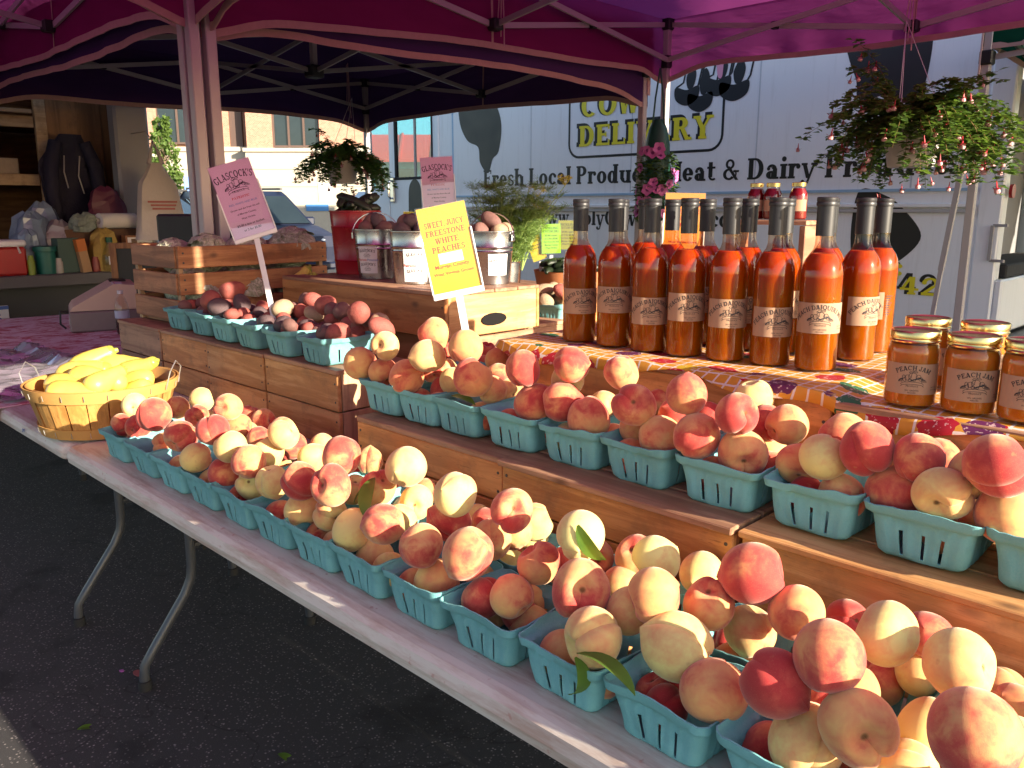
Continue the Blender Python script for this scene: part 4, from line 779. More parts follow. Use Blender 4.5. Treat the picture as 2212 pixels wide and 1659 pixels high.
def disamb(lab, os_):
    os_.sort(key=lambda o: o.location.x*.71+o.location.y*.70)
    ex = ['left of two', 'right of two'] if len(os_) == 2 else (['left of three', 'middle of three', 'right of three'] if len(os_) == 3 else ['%s from left' % ORD[min(k, 13)] for k in range(len(os_))])
    for o, s_ in zip(os_, ex): o['label'] = lab + ', ' + s_
def nearest(lst, x): return min(range(len(lst)), key=lambda i: abs(lst[i]-x))
def place_peaches(data, rows, z0, where, group, seed):
    rnd = random.Random(seed); rec = []
    for e in data.split(';'):
        a = e.split(); cc = a[3][-1]; rec.append((float(a[0]), float(a[1]), float(a[2]), int(a[3][:-1])/1000, cc))
    names = {}
    for x, y, z, R, cc in rec:
        o = obj('peach', rnd.choice(PM), None, (x, y, z), (rnd.uniform(0,6.3), rnd.uniform(-1.2,1.9), rnd.uniform(0,6.3))); o.scale = (R*1.0,)*3
        (bl_, gr_), cn = CW[cc]; o.color = (max(0,min(1,bl_+rnd.uniform(-.1,.12))), max(0,min(1,gr_+rnd.uniform(-.2,.2))), rnd.random(), 1)
        lab = where(x, y, z, cn, R); names.setdefault(lab, []).append(o); tag(o, lab, 'peach', group)
    for lab, os_ in names.items():
        if len(os_) > 1:
            os_.sort(key=lambda o: o.location.x*.71+o.location.y*.70)
            disamb(lab, os_)
def w1(x, y, z, cn, R):
    k = nearest(R1X, x); lay = 'topping the heap' if z > .895 else ('halfway up the heap' if z > .83 else 'low down')
    return '%s peach %s in the %s %s basket' % (cn, lay, ORD[min(k, 13)], 'front row' if y < .895 else 'second line')
def w2(x, y, z, cn, R):
    k = nearest(R2X, x); lay = 'topping the heap' if z > 1.06 else ('halfway up the heap' if z > 1.0 else 'low down')
    return '%s peach %s in the %s upper tier basket' % (cn, lay, ORD[k])
place_peaches(PEACH1, R1X, .743, w1, 'peaches in the baskets on the table', 11)
place_peaches(PEACH2, R2X, .9175, w2, 'peaches in the baskets on the upper tier', 12)
place_peaches(LOW1, R1X, .743, lambda x, y, z, cn, R: '%s peach at the bottom of the %s %s basket' % (cn, ORD[min(nearest(R1X, x), 13)], 'front row' if y < .895 else 'second line'), 'peaches in the baskets on the table', 13)
place_peaches(LOW2, R2X, .9175, lambda x, y, z, cn, R: '%s peach at the bottom of the %s upper tier basket' % (cn, ORD[nearest(R2X, x)]), 'peaches in the baskets on the upper tier', 14)
# unseen baskets and peaches beyond the right edge, added to shade the ground
rn = random.Random(77)
for i in range(11):
    x = .13+.158*i; bask(TILL[i % 3], x, .816, .743, 'unseen teal pulp basket added for shade past the right edge', 'unseen baskets added for shade')
    for k in range(4):
        o = obj('peach', rn.choice(PM), None, (x+(-.036,.036,-.036+.036,.02)[k], .79+(0,.01,.06,.035)[k], (.79,.79,.79,.85)[k]), (rn.uniform(0,6),rn.uniform(0,6),0)); o.scale = (.035,)*3; o.color = (.6,.4,.5,1)
        tag(o, 'unseen peach added for shade in a basket past the right edge', 'peach', 'unseen peaches added for shade')
# leaves caught on the peaches
LEAF = leafmat('peach_leaf', (.10,.20,.03), .3)
def leafblade(L_, w, curl, fold=.25, n=10, twist=0):
    b = MB(); vs = []; a = 0; p = Vector((0,0,0))
    for i in range(n+1):
        s = i/n; ww = w*sin(pi*min(1, s*.96+.03))**.8; tw = twist*s
        for k in (-1, 0, 1):
            q = Vector((0, k*ww*cos(tw), abs(k)*ww*fold + k*ww*sin(tw))); vs.append((p.x - q.z*sin(a), q.y, p.z + q.z*cos(a)))
        p = p + Vector((cos(a), 0, sin(a)))*(L_/n); a -= curl/n
    b.add(vs, [(i*3+k, (i+1)*3+k, (i+1)*3+k+1, i*3+k+1) for i in range(n) for k in (0,1)], True); return b.mesh('peach_leaf', LEAF)
LB = [leafblade(.095,.016,1.1), leafblade(.075,.013,1.8,.3,10,.5), leafblade(.06,.012,.8)]
def leaf(i, p, rot, label): tag(obj('peach_leaf', LB[i], None, p, rot), label, 'leaf', 'loose peach leaves')
# leaves on and beside peaches
leaf(0, (-1.195,.853,.908), (0.3,.15,-1.0), 'bright green leaf folded over a peach in the middle of the front table')
leaf(2, (-1.19,.85,.906), (.2,.5,-2.2), 'small green leaf tip beside the leaf folded over a peach')
leaf(1, (-.692,.832,.962), (.9,.75,-.4), 'curled green leaf on the pale greenish peach before the crates')
leaf(0, (-.604,.727,.846), (-.2,-.25,.15), 'green leaf lying across the rim of the basket in the front row')
leaf(1, (-.606,.727,.84), (.3,1.0,.35), 'long green leaf curling down the side of a front row basket')
leaf(2, (-1.30,1.135,.999), (.2,-.1,.3), 'small green leaf on the rim of an upper tier basket')
# ================================================================ potatoes
def potato_mat(name, c1, c2):
    t = NT(name); v = t.coord(); a = t.noise(v, 2.2, 4); b = t.noise(v, 14, 3); vo = t.new('TexVoronoi'); vo.inputs['Scale'].default_value = 3.5; t.ln(v, vo.inputs['Vector'])
    col = t.mix(a, c1, c2); col = t.mix(t.ramp(b, [(.55,(0,0,0)),(.75,(.45,.45,.45))]), col, (.25,.17,.11)); col = t.mix(t.ramp(vo.outputs['Distance'], [(.06,(.8,.8,.8)),(.12,(0,0,0))]), col, (.06,.03,.02))
    t.set(Base_Color=col, Roughness=.7); t.bump(b, .3, .03); return t.m
PT = {'R':(potato_mat('red_potato', (.30,.06,.05), (.42,.12,.09)),'red'),'V':(potato_mat('purple_potato', (.07,.04,.05), (.14,.09,.09)),'purple'),'T':(potato_mat('tan_potato', (.36,.25,.15), (.48,.35,.22)),'tan'),'B':(potato_mat('brown_red_potato', (.15,.07,.06), (.24,.12,.1)),'brownish')}
def potato_mesh(k, seed):
    rnd = random.Random(seed); b = MB(); b.sphere((0,0,0), 1, 20, 14, (1.0, .82, .76)); ph = [rnd.random()*6 for _ in range(6)]
    b.v = [tuple(Vector(p)*(1+.06*sin(3*p[0]+ph[0])+.05*sin(4*p[1]+ph[1])+.05*sin(3.5*p[2]+ph[2])+.02*sin(9*p[0]+ph[3])*sin(8*p[1]+ph[4]))) for p in b.v]
    return b.mesh('potato', PT[k][0])
POT = {k: [potato_mesh(k, s) for s in (1,2,3)] for k in PT}
rp = random.Random(21)
def potato(k, p, R, label, group):
    o = obj('potato', rp.choice(POT[k]), None, p, (rp.uniform(0,6),rp.uniform(-.6,.6),rp.uniform(0,6))); o.scale = (R*rp.uniform(1.0,1.25), R, R); return tag(o, label, 'potato', group)
PLAB = {}
for e in POTDATA.split(';'):
    a = e.split(); x, y, z, R, k = float(a[0]), float(a[1]), float(a[2]), int(a[3])/1000*1.08, a[4]; bi = min(range(6), key=lambda i: abs(PBX[i][0]-x))
    PLAB.setdefault('%s potato %s in the %s potato basket from the left' % (PT[k][1], 'on top' if z > 1.06 else 'low down', ORD[bi]), []).append(potato(k, (x,y,z), R, '%s potato %s in the %s potato basket from the left' % (PT[k][1], 'on top' if z > 1.06 else 'low down', ORD[bi]), 'potatoes in the baskets'))
for lab, os_ in PLAB.items():
    if len(os_) > 1: disamb(lab, os_)
for i, (bx_, by_, _) in enumerate(PBX):
    for q in range(5): potato(rp.choice('RRRVB'), (bx_+rp.uniform(-.04,.04), by_+rp.uniform(-.045,.06), 1.043+rp.uniform(-.006,.012)), .026, 'potato halfway up in the %s potato basket' % ORD[i], 'potatoes in the baskets')
    for q in range(6): potato(rp.choice('RRVTB'), (bx_+(-.034,0,.034)[q % 3], by_+(-.042,.042)[q//3], 1.002), .025, 'potato at the bottom of the %s potato basket' % ORD[i], 'potatoes in the baskets')
# ================================================================ galvanised pails, red bucket
t = NT('galvanised'); v = t.coord(); a = t.noise(v, 22, 4); t.set(Base_Color=t.mix(a, (.34,.34,.35), (.58,.58,.57)), Metallic=1.0, Roughness=t.math('MULTIPLY_ADD', a, .22, .16)); GALV = t.m
PAPER = mk('white_paper', (.72,.70,.70), .7, .03); KRAFT = mk('kraft_label', (.40,.245,.15), .75, .06, 60)
def pail(label, loc, R, h, mat, ribs=True, handle=0.0, up=True, paper=None, seed=0, name='metal_pail', lab_deg=0, cat='pail'):
    r = thing(name, label, cat, loc); rb_ = R*.83; g = lambda z: rb_ + (R-rb_)*z/h
    pr = [(0,.004),(rb_*.97,.004),(rb_,0),(g(.008),.008)]
    for z in ([.62,.70] if ribs else [.22,.75]):
        z *= h; pr += [(g(z)-.0,z-.004),(g(z)+.0022,z),(g(z),z+.004)]
    pr += [(R,h-.004),(R+.003,h-.002),(R+.003,h+.001),(R-.001,h+.002),(R-.003,h-.003),(rb_-.002,.008),(0,.007)]
    MB().lathe(pr, 36).build('wall', mat, r)
    for sx in (-1,1): MB().box(-.012,.012,-.003,.003,-.012,.012,.002).build('handle_ear', mat, r, (sx*(R+.004)*cos(handle), sx*(R+.004)*sin(handle), h*.88), (0,0,handle+pi/2))
    pts = []; el = R*1.0
    for k in range(13):
        a = pi*k/12; x = (R+.006)*cos(a); zz = sin(a)*(el if up else -el*.72); yy = sin(a)*(.018 if up else .035); pts.append((x*cos(handle)-yy*sin(handle)*(1 if up else 3.0), x*sin(handle)+yy*cos(handle)*(1 if up else 3.0), h*.88+zz))
    MB().tube(pts, .0022, 6).build('bail_handle', mat, r)
    if paper:
        R2 = g(h*.4)+.0035; a0 = atan2(-loc[1], -loc[0]) + radians(lab_deg); b = MB(); n = 10; z0, z1, wd = paper
        b.add([((R2+(.004*(z-z0)/(z1-z0)))*cos(a0+(-.5+k/n)*wd/R2) if 0 else (g(z)+.002)*cos(a0+(-.5+k/n)*wd/R2), (g(z)+.002)*sin(a0+(-.5+k/n)*wd/R2), z) for z in (z0,z1) for k in range(n+1)], [(k,k+1,n+2+k,n+1+k) for k in range(n)], True)
        lb = b.build('label', PAPER, r, fix=False)
        def dec(me, mat, zc): decal(me, 'print', mat, lb, fn=lambda c: Vector(((g(zc+c.y)+.0028)*cos(a0+c.x/R2), (g(zc+c.y)+.0028)*sin(a0+c.x/R2), zc+c.y)))
        hh = z1-z0
        if hh > .08:
            for zc in (z0+hh*.80, z0+hh*.30):
                dec(arch(print_mesh("GLASCOCK'S", .06, hh*.10), .12), INK, zc); dec(emblem(hh*.13).mesh('print', None, False), INK, zc-hh*.14)
                dec(text_mesh('PRODUCE', hh*.045), INK, zc-hh*.205)
            dec(remap(text_mesh('Patriotic', hh*.12, .0001), lambda c: c+Vector((-.020,0,0))), REDINK, z0+hh*.46); dec(remap(text_mesh('Potatoes', hh*.12, .0001), lambda c: c+Vector((.021,0,0))), BLUEINK, z0+hh*.46)
        else:
            dec(arch(text_mesh("GLASCOCK'S", .011, .0001), .2), INK, z0+hh*.66); dec(emblem(.011).mesh('print', None, False), INK, z0+hh*.38)
    return r
SZ = 1.144
pail('galvanised pail of dark potatoes with a torn paper label, left of two', (-2.475,1.815,SZ), .080, .172, GALV, True, .9, True, (.02,.115,.075), lab_deg=-28)
pail('galvanised pail of dark potatoes whose full paper label faces front', (-2.215,1.775,SZ), .080, .172, GALV, True, .1, True, (.008,.115,.085), lab_deg=6)
pail('dull galvanised pail half hidden behind the yellow peach sign', (-2.17,1.96,SZ), .062, .155, GALV, True, 1.2, True)
pail('bright sunlit galvanised pail of tan potatoes right of the peach sign', (-2.02,1.945,SZ), .080, .172, GALV, True, .35, True, (.03,.1,.07), lab_deg=22)
REDB = mk('red_enamel', (.34,.010,.022), .28, .08, 6, spec=.5)
pail('tall red metal bucket full of dark cucumbers', (-2.70,1.885,SZ), .097, .236, REDB, False, .35, False, (.115,.16,.06), name='red_bucket', lab_deg=40, cat='bucket')
for i, (px, py, R, kinds, zz) in enumerate(((-2.475,1.815,.032,'BVBVBVBB',.178),(-2.215,1.775,.032,'VBVBBVVB',.178),(-2.17,1.96,.028,'BBTBT',.162),(-2.02,1.945,.033,'TTBTTBT',.176))):
    for q, k in enumerate(kinds):
        a = q*2.4; rr = (.045 if q < 5 else .018); potato(k, (px+rr*cos(a), py+rr*sin(a), SZ+zz-.006+(.03 if q >= 5 else 0)+rp.uniform(-.004,.004)), R, '%s potato heaped in the %s' % (PT[k][1], ['left labelled pail','front labelled pail','pail hidden behind the peach sign','bright pail right of the peach sign'][i]), 'potatoes in pails')
CUKE = mk('cucumber_skin', (.012,.022,.009), .45, .5, 40, bump=.3, bd=.003)
cm = MB(); cm.tube([(-.075,0,-.008),(-.06,0,-.003),(-.02,0,0),(.03,0,0),(.06,0,-.004),(.075,0,-.01)], [.006,.017,.02,.02,.016,.005], 12); CUM = cm.mesh('cucumber', CUKE)
def cuke(p, rot, label, group, s=1.0): o = obj('cucumber', CUM, None, p, rot); o.scale = (s,s,s); tag(o, label, 'cucumber', group)
for i in range(9):
    a = i*2.4; cuke((-2.70+.04*cos(a), 1.885+.04*sin(a), SZ+.238+(.03 if i > 4 else 0)), (0, rp.uniform(-.5,.5), a+1.2), 'dark green cucumber piled in the red bucket', 'cucumbers in the red bucket')
# ================================================================ slatted crate with cabbages
sc = thing('slatted_crate', 'open slatted pine crate of cabbages standing left of the red bucket', 'crate', (-3.16,1.30,.966), (0,0,.03)); W4 = wood('slat_pine_y', (.50,.24,.10), (.32,.13,.05), 1); W4x = wood('slat_pine_x', (.42,.19,.085), (.27,.11,.045), 0)
for i in range(3):
    z = .015 + i*.097
    for x in (0, .38): MB().box(x-.007,x+.007,0,.64,z,z+.078,.002).build('slat', W4, sc, (-.21,0,0))
    for y in (0, .64): MB().box(-.21+.008,.17-.008,y-.006,y+.006,z,z+.078,.002).build('slat', W4x, sc)
    for q in (.02,.055):
        for y in (.02,.62): MB().lathe([(0,.001),(.004,.001),(.0042,0)], 8).build('nail', NAIL, sc, (.1775,y,z+q), (0,pi/2,0))
for x in (-.19,.152):
    for y in (.014,.618): MB().box(x-.012,x+.012,y-.008,y+.008,0,.29).build('corner_post', ENDG, sc)
for i in range(4): MB().box(-.2,.16,.02+i*.155,.15+i*.155,-.0,.012).build('bottom_slat', W4x, sc)
t = NT('cabbage_leaf'); v = t.coord('Object', (1,1,.6)); vo = t.noise(v, 3.2, 4, .5, 1.6); t.set(Base_Color=t.ramp(vo, [(.3,(.28,.33,.20)),(.48,(.46,.48,.34)),(.56,(.68,.66,.54)),(.62,(.44,.46,.32))]), Roughness=.55); t.bump(vo, .6, .05); CABM = t.m
def cabbage(seed):
    rnd = random.Random(seed); b = MB(); b.sphere((0,0,0), .92, 20, 14)
    for k in range(9):
        a = k*2.4; q = Euler((rnd.uniform(.25,.85), 0, a)).to_matrix(); vs = []; n = 8
        for i in range(n+1):
            for j in range(n+1):
                u = -1+2*i/n; w = -1+2*j/n; th = u*.95; ph = w*.95; rr = 1.0+.05*sin(5*u+k)+.04*sin(6*w)+.06*(u*u+w*w)
                vs.append(q @ Vector((sin(th)*rr, sin(ph)*cos(th)*rr, cos(th)*cos(ph)*rr)))
        b.add(vs, [(i*(n+1)+j,(i+1)*(n+1)+j,(i+1)*(n+1)+j+1,i*(n+1)+j+1) for i in range(n) for j in range(n)], True)
    return b.mesh('cabbage', CABM)
CB = [cabbage(1), cabbage(2)]
for i, (x, y, z, R) in enumerate(((-3.2,1.45,1.09,.10),(-3.2,1.66,1.09,.10),(-3.2,1.84,1.08,.09),(-3.06,1.43,1.08,.075),(-3.06,1.62,1.08,.08),(-3.07,1.82,1.08,.08),(-3.26,1.42,1.20,.075),(-3.14,1.5,1.215,.08),(-3.16,1.68,1.21,.085),(-3.1,1.84,1.225,.095))):
    o = obj('cabbage', CB[i % 2], None, (x,y,z), (rp.uniform(0,.6),rp.uniform(0,.6),rp.uniform(0,6))); o.scale = (R,R,R*.9)
    tag(o, ['cabbage low in the slatted crate']*6+[''] and ('cabbage low in the slatted crate' if i < 6 else ['pale cabbage at the left front of the crate top','pale cabbage below the black tub on the crate top','cabbage behind the pink potato sign','large round cabbage beside the red bucket'][i-6]), 'cabbage', 'cabbages in the slatted crate')
# yellow squash in the gap right of the slatted crate
SQM = None
t = NT('yellow_squash'); v = t.coord(); a = t.noise(v, 3, 3); sx = t.new('SeparateXYZ'); t.ln(v, sx.inputs[0]); t.set(Base_Color=t.mix(t.math('MULTIPLY', t.math('GREATER_THAN', sx.outputs[0], .92), .8), t.mix(a, (.66,.47,.06), (.76,.60,.14)), (.30,.34,.05)), Roughness=.35); t.bs.inputs['Specular IOR Level'].default_value = .5; SQUASHM = t.m
def squash_mesh(bend, neck):
    b = MB(); n = 14; path = []; rr = []
    prof = [(0,.02),(.02,.11),(.07,.20),(.16,.245),(.3,.26),(.45,.245),(.6,.215),(.75,.185*neck),(.88,.16*neck),(.95,.145*neck),(.99,.11*neck),(1.0,.06*neck)]
    for s, r in prof: path.append((s*1.0, 0, -bend*(s-.4)**2)); rr.append(r)
    b.tube(path, rr, 16); st = (1.0,0,-bend*.36); b.tube([st,(1.06,0,-bend*.36-.02)], [.06*neck,.045*neck], 8); return b.mesh('yellow_squash', SQUASHM)
SQ = [squash_mesh(.15,1.0), squash_mesh(.45,1.1), squash_mesh(-.2,.9)]
def squash(k, p, rot, L_, label, group): o = obj('yellow_squash', SQ[k], None, p, rot); o.scale = (L_,)*3; tag(o, label, 'squash', group)
for i, (p, rot) in enumerate((((-2.86,1.72,1.0),(0,-.5,.6)),((-2.84,1.66,1.02),(0,-.9,.4)),((-2.88,1.68,1.06),(0,-.8,1.3)),((-2.82,1.74,1.03),(0,-1.0,-.3)))): squash(i % 3, p, rot, .14, 'yellow squash tucked behind the stake of the potato sign', 'squash behind the potatoes')
# ================================================================ squash basket
WV = wood('splint_z', (.62,.33,.09), (.48,.23,.055), 2, knots=False, gs=1.3); HOOP = mk('hoop_wood', (.56,.30,.085), .6, .15, 14)
qb = thing('bushel_basket', 'round wooden splint basket of yellow squash at the table corner', 'basket', (-2.585,.872,.743)); Rb, Rt_, hb = .172, .208, .155; ns = 22
for k in range(ns):
    a0 = 2*pi*k/ns+.015; a1 = 2*pi*(k+1)/ns-.006; b = MB(); o = .0015 if k % 2 else 0
    pr = [(Rb+(Rt_-Rb)*s-o, .008+(hb-.02)*s) for s in (0,.33,.66,1)]; b.lathe(pr, 2, a0=a0, a1=a1, smooth=False); b.lathe([(r-.003, z) for r, z in pr], 2, a0=a0, a1=a1, smooth=False); b.build('stave', WV, qb)
def hoop(z, R, hgt, tilt): 
    b = MB(); b.lathe([(R,z),(R+tilt,z+hgt),(R+tilt+.004,z+hgt),(R+.004,z),(R,z)], 40); return b.build('hoop', HOOP, qb)
h1 = hoop(hb-.042, Rt_-.007, .034, .009); hoop(.004, Rb+.001, .03, .008); hoop(hb-.042, Rt_-.017, .034, .009)
STAP = mk('staple', (.75,.75,.72), .3, .05, metal=.8)
for k in range(22):
    a = 2*pi*k/22; 
    for (R, z) in ((Rt_+.0045, hb-.025), (Rb+.0105, .018)): MB().box(-.001,.001,-.0006,.0006,-.008,.008).build('staple', STAP, h1, (R*cos(a), R*sin(a), z), (0,.2,a))
MB().lathe([(0,.004),(Rb,.004),(Rb,.009),(0,.009)], 32).build('bottom_board', HOOP, qb)
for s in (-1, 1):
    a = atan2(.5*s, .866*s)+.3; c = Vector((cos(a), sin(a), 0)); n_ = Vector((-sin(a), cos(a), 0)); MB().tube([c*(Rt_-.004)+n_*.05+Vector((0,0,hb-.03)), c*(Rt_+.01)+n_*.045+Vector((0,0,hb+.02)), c*(Rt_+.012)+n_*.0+Vector((0,0,hb+.045)), c*(Rt_+.01)-n_*.045+Vector((0,0,hb+.02)), c*(Rt_-.004)-n_*.05+Vector((0,0,hb-.03))], .0018, 6).build('wire_handle', STAP, qb)
sqr = random.Random(9)
for i, (dx, dy, dz, yaw, pit, k, L_) in enumerate(((.10,-.155,.135,0.75,.0,0,.20),(-.02,-.13,.14,.5,-.05,2,.19),(.03,-.05,.165,.6,.0,0,.18),(-.12,-.04,.15,1.0,-.2,1,.2),(-.15,.02,.155,1.2,-.5,0,.19),(-.08,.1,.165,.9,-.15,2,.19),(.06,.09,.15,3.9,.1,1,.16),(.12,.06,.14,3.7,.3,0,.15),(.08,.02,.16,2.9,.2,1,.15),(.14,-.03,.15,1.9,-.25,0,.17),(.02,.15,.15,.7,-.3,2,.17),(-.02,.0,.11,.3,0,0,.2),(-.1,-.1,.11,.9,0,1,.2),(.06,-.1,.11,2.0,0,0,.18))):
    o_ = Vector((-2.585+dx*.72-.07*cos(yaw), .872+dy*.72-.07*sin(yaw), .743+dz-.006)); squash(k, o_, (sqr.uniform(0,6), pit, yaw), L_*.78, ['pale squash lying along the sunlit front rim of the basket','long squash across the front of the basket heap','sunlit squash in the middle of the basket heap','squash standing up at the left of the basket heap','squash leaning at the back left of the basket heap','squash with a green stem end at the back of the heap','round squash end facing out at the right of the heap','squash tip at the right rim of the basket','squash with its end facing the table at right of the heap','squash sticking out over the right rim','squash at the very back of the basket heap'][i] if i < 11 else 'squash buried at the bottom of the splint basket', 'squash in the splint basket')
# ================================================================ table cloths
t = NT('fruit_check_cloth'); v = t.coord(); sx = t.new('SeparateXYZ'); t.ln(v, sx.inputs[0])
def stripe(ax, per, w): return t.math('LESS_THAN', t.math('FRACT', t.math('MULTIPLY', sx.outputs[ax], 1/per)), w)
bx_ = t.math('MAXIMUM', stripe(0,.026,.16), stripe(1,.026,.16)); col = t.mix(bx_, (.62,.29,.035), (.72,.66,.60))
vo = t.new('TexVoronoi'); vo.inputs['Scale'].default_value = 13; vo.inputs['Randomness'].default_value = .8; mp = t.new('Mapping'); mp.inputs['Scale'].default_value = (1,1.2,1); t.ln(v, mp.inputs[0]); t.ln(mp.outputs[0], vo.inputs['Vector'])
sc_ = t.new('SeparateColor'); t.ln(vo.outputs['Color'], sc_.inputs[0]); on = t.math('MULTIPLY', t.math('LESS_THAN', vo.outputs['Distance'], t.math('MULTIPLY_ADD', t.noise(v, 40, 2), .35, .2)), t.math('GREATER_THAN', sc_.outputs[0], .25))
fc = t.ramp(sc_.outputs[1], [(0,(.42,.015,.03)),(.35,(.42,.015,.03)),(.36,(.12,.02,.08)),(.6,(.12,.02,.08)),(.61,(.02,.13,.06)),(.8,(.02,.13,.06)),(.81,(.6,.4,.03)),(1,(.6,.4,.03))]); fc.node.color_ramp.interpolation = 'CONSTANT'
col = t.mix(on, col, fc); col = t.mix(t.math('MULTIPLY', t.math('MULTIPLY', on, t.math('GREATER_THAN', t.noise(v, 140, 2), .62)), .6), col, (.75,.55,.5))
t.set(Base_Color=col, Roughness=.5); t.bs.inputs['Specular IOR Level'].default_value = .35; CHECK = t.m
def cloth(name, label, X0, X1, Y0, Y1, zf, mat, drop, nx=90, ny=24, cat='tablecloth'):
    b = MB(); vs = []
    for i in range(nx+1):
        x = X0+(X1-X0)*i/nx
        for j in range(ny+1):
            s = j/ny; vs.append(zf(x, s))
    b.add(vs, [(i*(ny+1)+j,(i+1)*(ny+1)+j,(i+1)*(ny+1)+j+1,i*(ny+1)+j+1) for i in range(nx) for j in range(ny)], True)
    me = b.mesh(name, mat); bm = bmesh.new(); bm.from_mesh(me); bmesh.ops.solidify(bm, geom=bm.faces[:], thickness=.0012); bm.to_mesh(me); bm.free(); return tag(obj(name, me), label, cat)
def zf1(x, s):
    zt = 1.0815 if x < -.60 else (1.0815-.0125*min(1,(x+.60)/.05) ); e = .022+.014*sin(x*9)+.008*sin(x*23); L_ = s*(.575+e)
    y = 1.945-L_; yedge = 1.372
    if y > yedge: return (x, y, zt+.0012+.0012*sin(x*40+y*30))
    d = yedge-y; fl = .012*sin(x*14)+.012; return (x, yedge-.004-fl*min(1,d/.03)-.3*d*max(0,sin(x*7+1)), zt-d*.86)
cloth('checked_cloth', 'orange checked oilcloth printed with fruit under the bottles and jars', -1.405, .1, 0, 0, zf1, CHECK, 0)
t = NT('red_floral_cloth'); v = t.coord('Object', (1.6,.8,1)); a = t.noise(v, 9, 5, .7, 1.2); b2 = t.noise(v, 30, 3, .7); t.set(Base_Color=t.ramp(t.math('ADD', t.math('MULTIPLY', a, .75), t.math('MULTIPLY', b2, .25)), [(.42,(.80,.70,.70)),(.51,(.74,.58,.58)),(.555,(.50,.12,.14)),(.68,(.42,.06,.09))]), Roughness=.55); FLOR = t.m
def zf2(x, s):
    L_ = s*1.66; y = 2.2-L_
    if y > .704: return (x, y, .7445+.0015*sin(x*17+y*11))
    d = .704-y; return (x, .700-.02*sin(x*11)**2-.03*d, .744-d)
cloth('floral_cloth', 'pink tablecloth with red floral print covering the far left table', -5.6, -3.07, 0, 0, zf2, FLOR, 0, 80, 40)
table('folding table under the pink floral cloth beside the box truck', -5.6, -3.5, 1.49, 2.2, (-5.3, -3.8))
foil = MB(); rr = random.Random(3); n = 34; vs = []
for i in range(n+1):
    for j in range(11): vs.append((-4.25+i*.033, .735+j*.04, .752+rr.random()*.018+(.03 if j in (9,10) else 0)))
foil.add(vs, [(i*11+j,(i+1)*11+j,(i+1)*11+j+1,i*11+j+1) for i in range(n) for j in range(10)], False); tag(foil.build('foil_sheet', mk('foil', (.62,.6,.66), .28, .1, 10, metal=.7), None, fix=False), 'crumpled clear and silver wrap on the floral cloth behind the squash', 'wrap')
# ================================================================ juice bottles
t = NT('peach_juice'); v = t.coord(); sx = t.new('SeparateXYZ'); t.ln(v, sx.inputs[0]); sed = t.ramp(t.math('ADD', sx.outputs[2], t.math('MULTIPLY', t.noise(t.coord('Object', (30,30,4)), 1, 3), .03)), [(.15,(.36,.125,.004)),(.19,(.42,.072,.003))])
t.set(Base_Color=sed, Roughness=.22, Subsurface_Weight=1.0, Subsurface_Scale=.02, Coat_Weight=.0); t.bs.inputs['Subsurface Radius'].default_value = (1.0,.38,.08); t.bs.inputs['Specular IOR Level'].default_value = .1; JUICE = t.m
def thin_glass(name, tint, blend=.5):
    t = NT(name); gl = t.new('BsdfGlossy'); gl.inputs['Roughness'].default_value = .015; tp = t.new('BsdfTransparent'); tp.inputs[0].default_value = c4(tint); fr = t.new('LayerWeight'); fr.inputs[0].default_value = .5; mx = t.new('MixShader')
    t.ln(t.math('MULTIPLY_ADD', t.math('POWER', fr.outputs['Facing'], 4.0), .8, .05), mx.inputs[0]); t.ln(tp.outputs[0], mx.inputs[1]); t.ln(gl.outputs[0], mx.inputs[2]); t.ln(mx.outputs[0], t.out.inputs[0]); return t.m
CLEAR = thin_glass('clear_glass', (.94,.88,.82)); CAPM = mk('black_capsule', (.022,.022,.024), .42, .15, 40, spec=.5)
NECKF = mk('neck_froth', (.75,.42,.30), .4, .3, 120)
bt = thing('juice_bottle', '', 'bottle', (0,0,0)); RB = .0372
outer = [(0,.004),(.026,.006),(.033,.0005),(.0355,.002),(RB,.008),(RB,.172),(.0367,.182),(.0345,.194),(.0300,.205),(.0235,.2145),(.0182,.222),(.0158,.231),(.0152,.246),(.0150,.262),(.0150,.312)]
MB().lathe([(max(0,r-.0012), max(z,.004)) for r, z in outer[:10]] + [(.0222,.2150),(.0215,.2158),(0,.2158)], 32).build('juice', JUICE, bt)
MB().lathe(outer, 32).build('glass', thin_glass('bottle_glass', (.88,.74,.64)), bt)
cp = MB().lathe([(.0154,.247),(.0163,.247),(.0164,.300),(.0178,.3005),(.0182,.3025),(.0182,.306),(.0172,.308),(.0180,.310),(.0180,.3145),(.0165,.3162),(0,.3165)], 28).build('capsule', CAPM, bt)
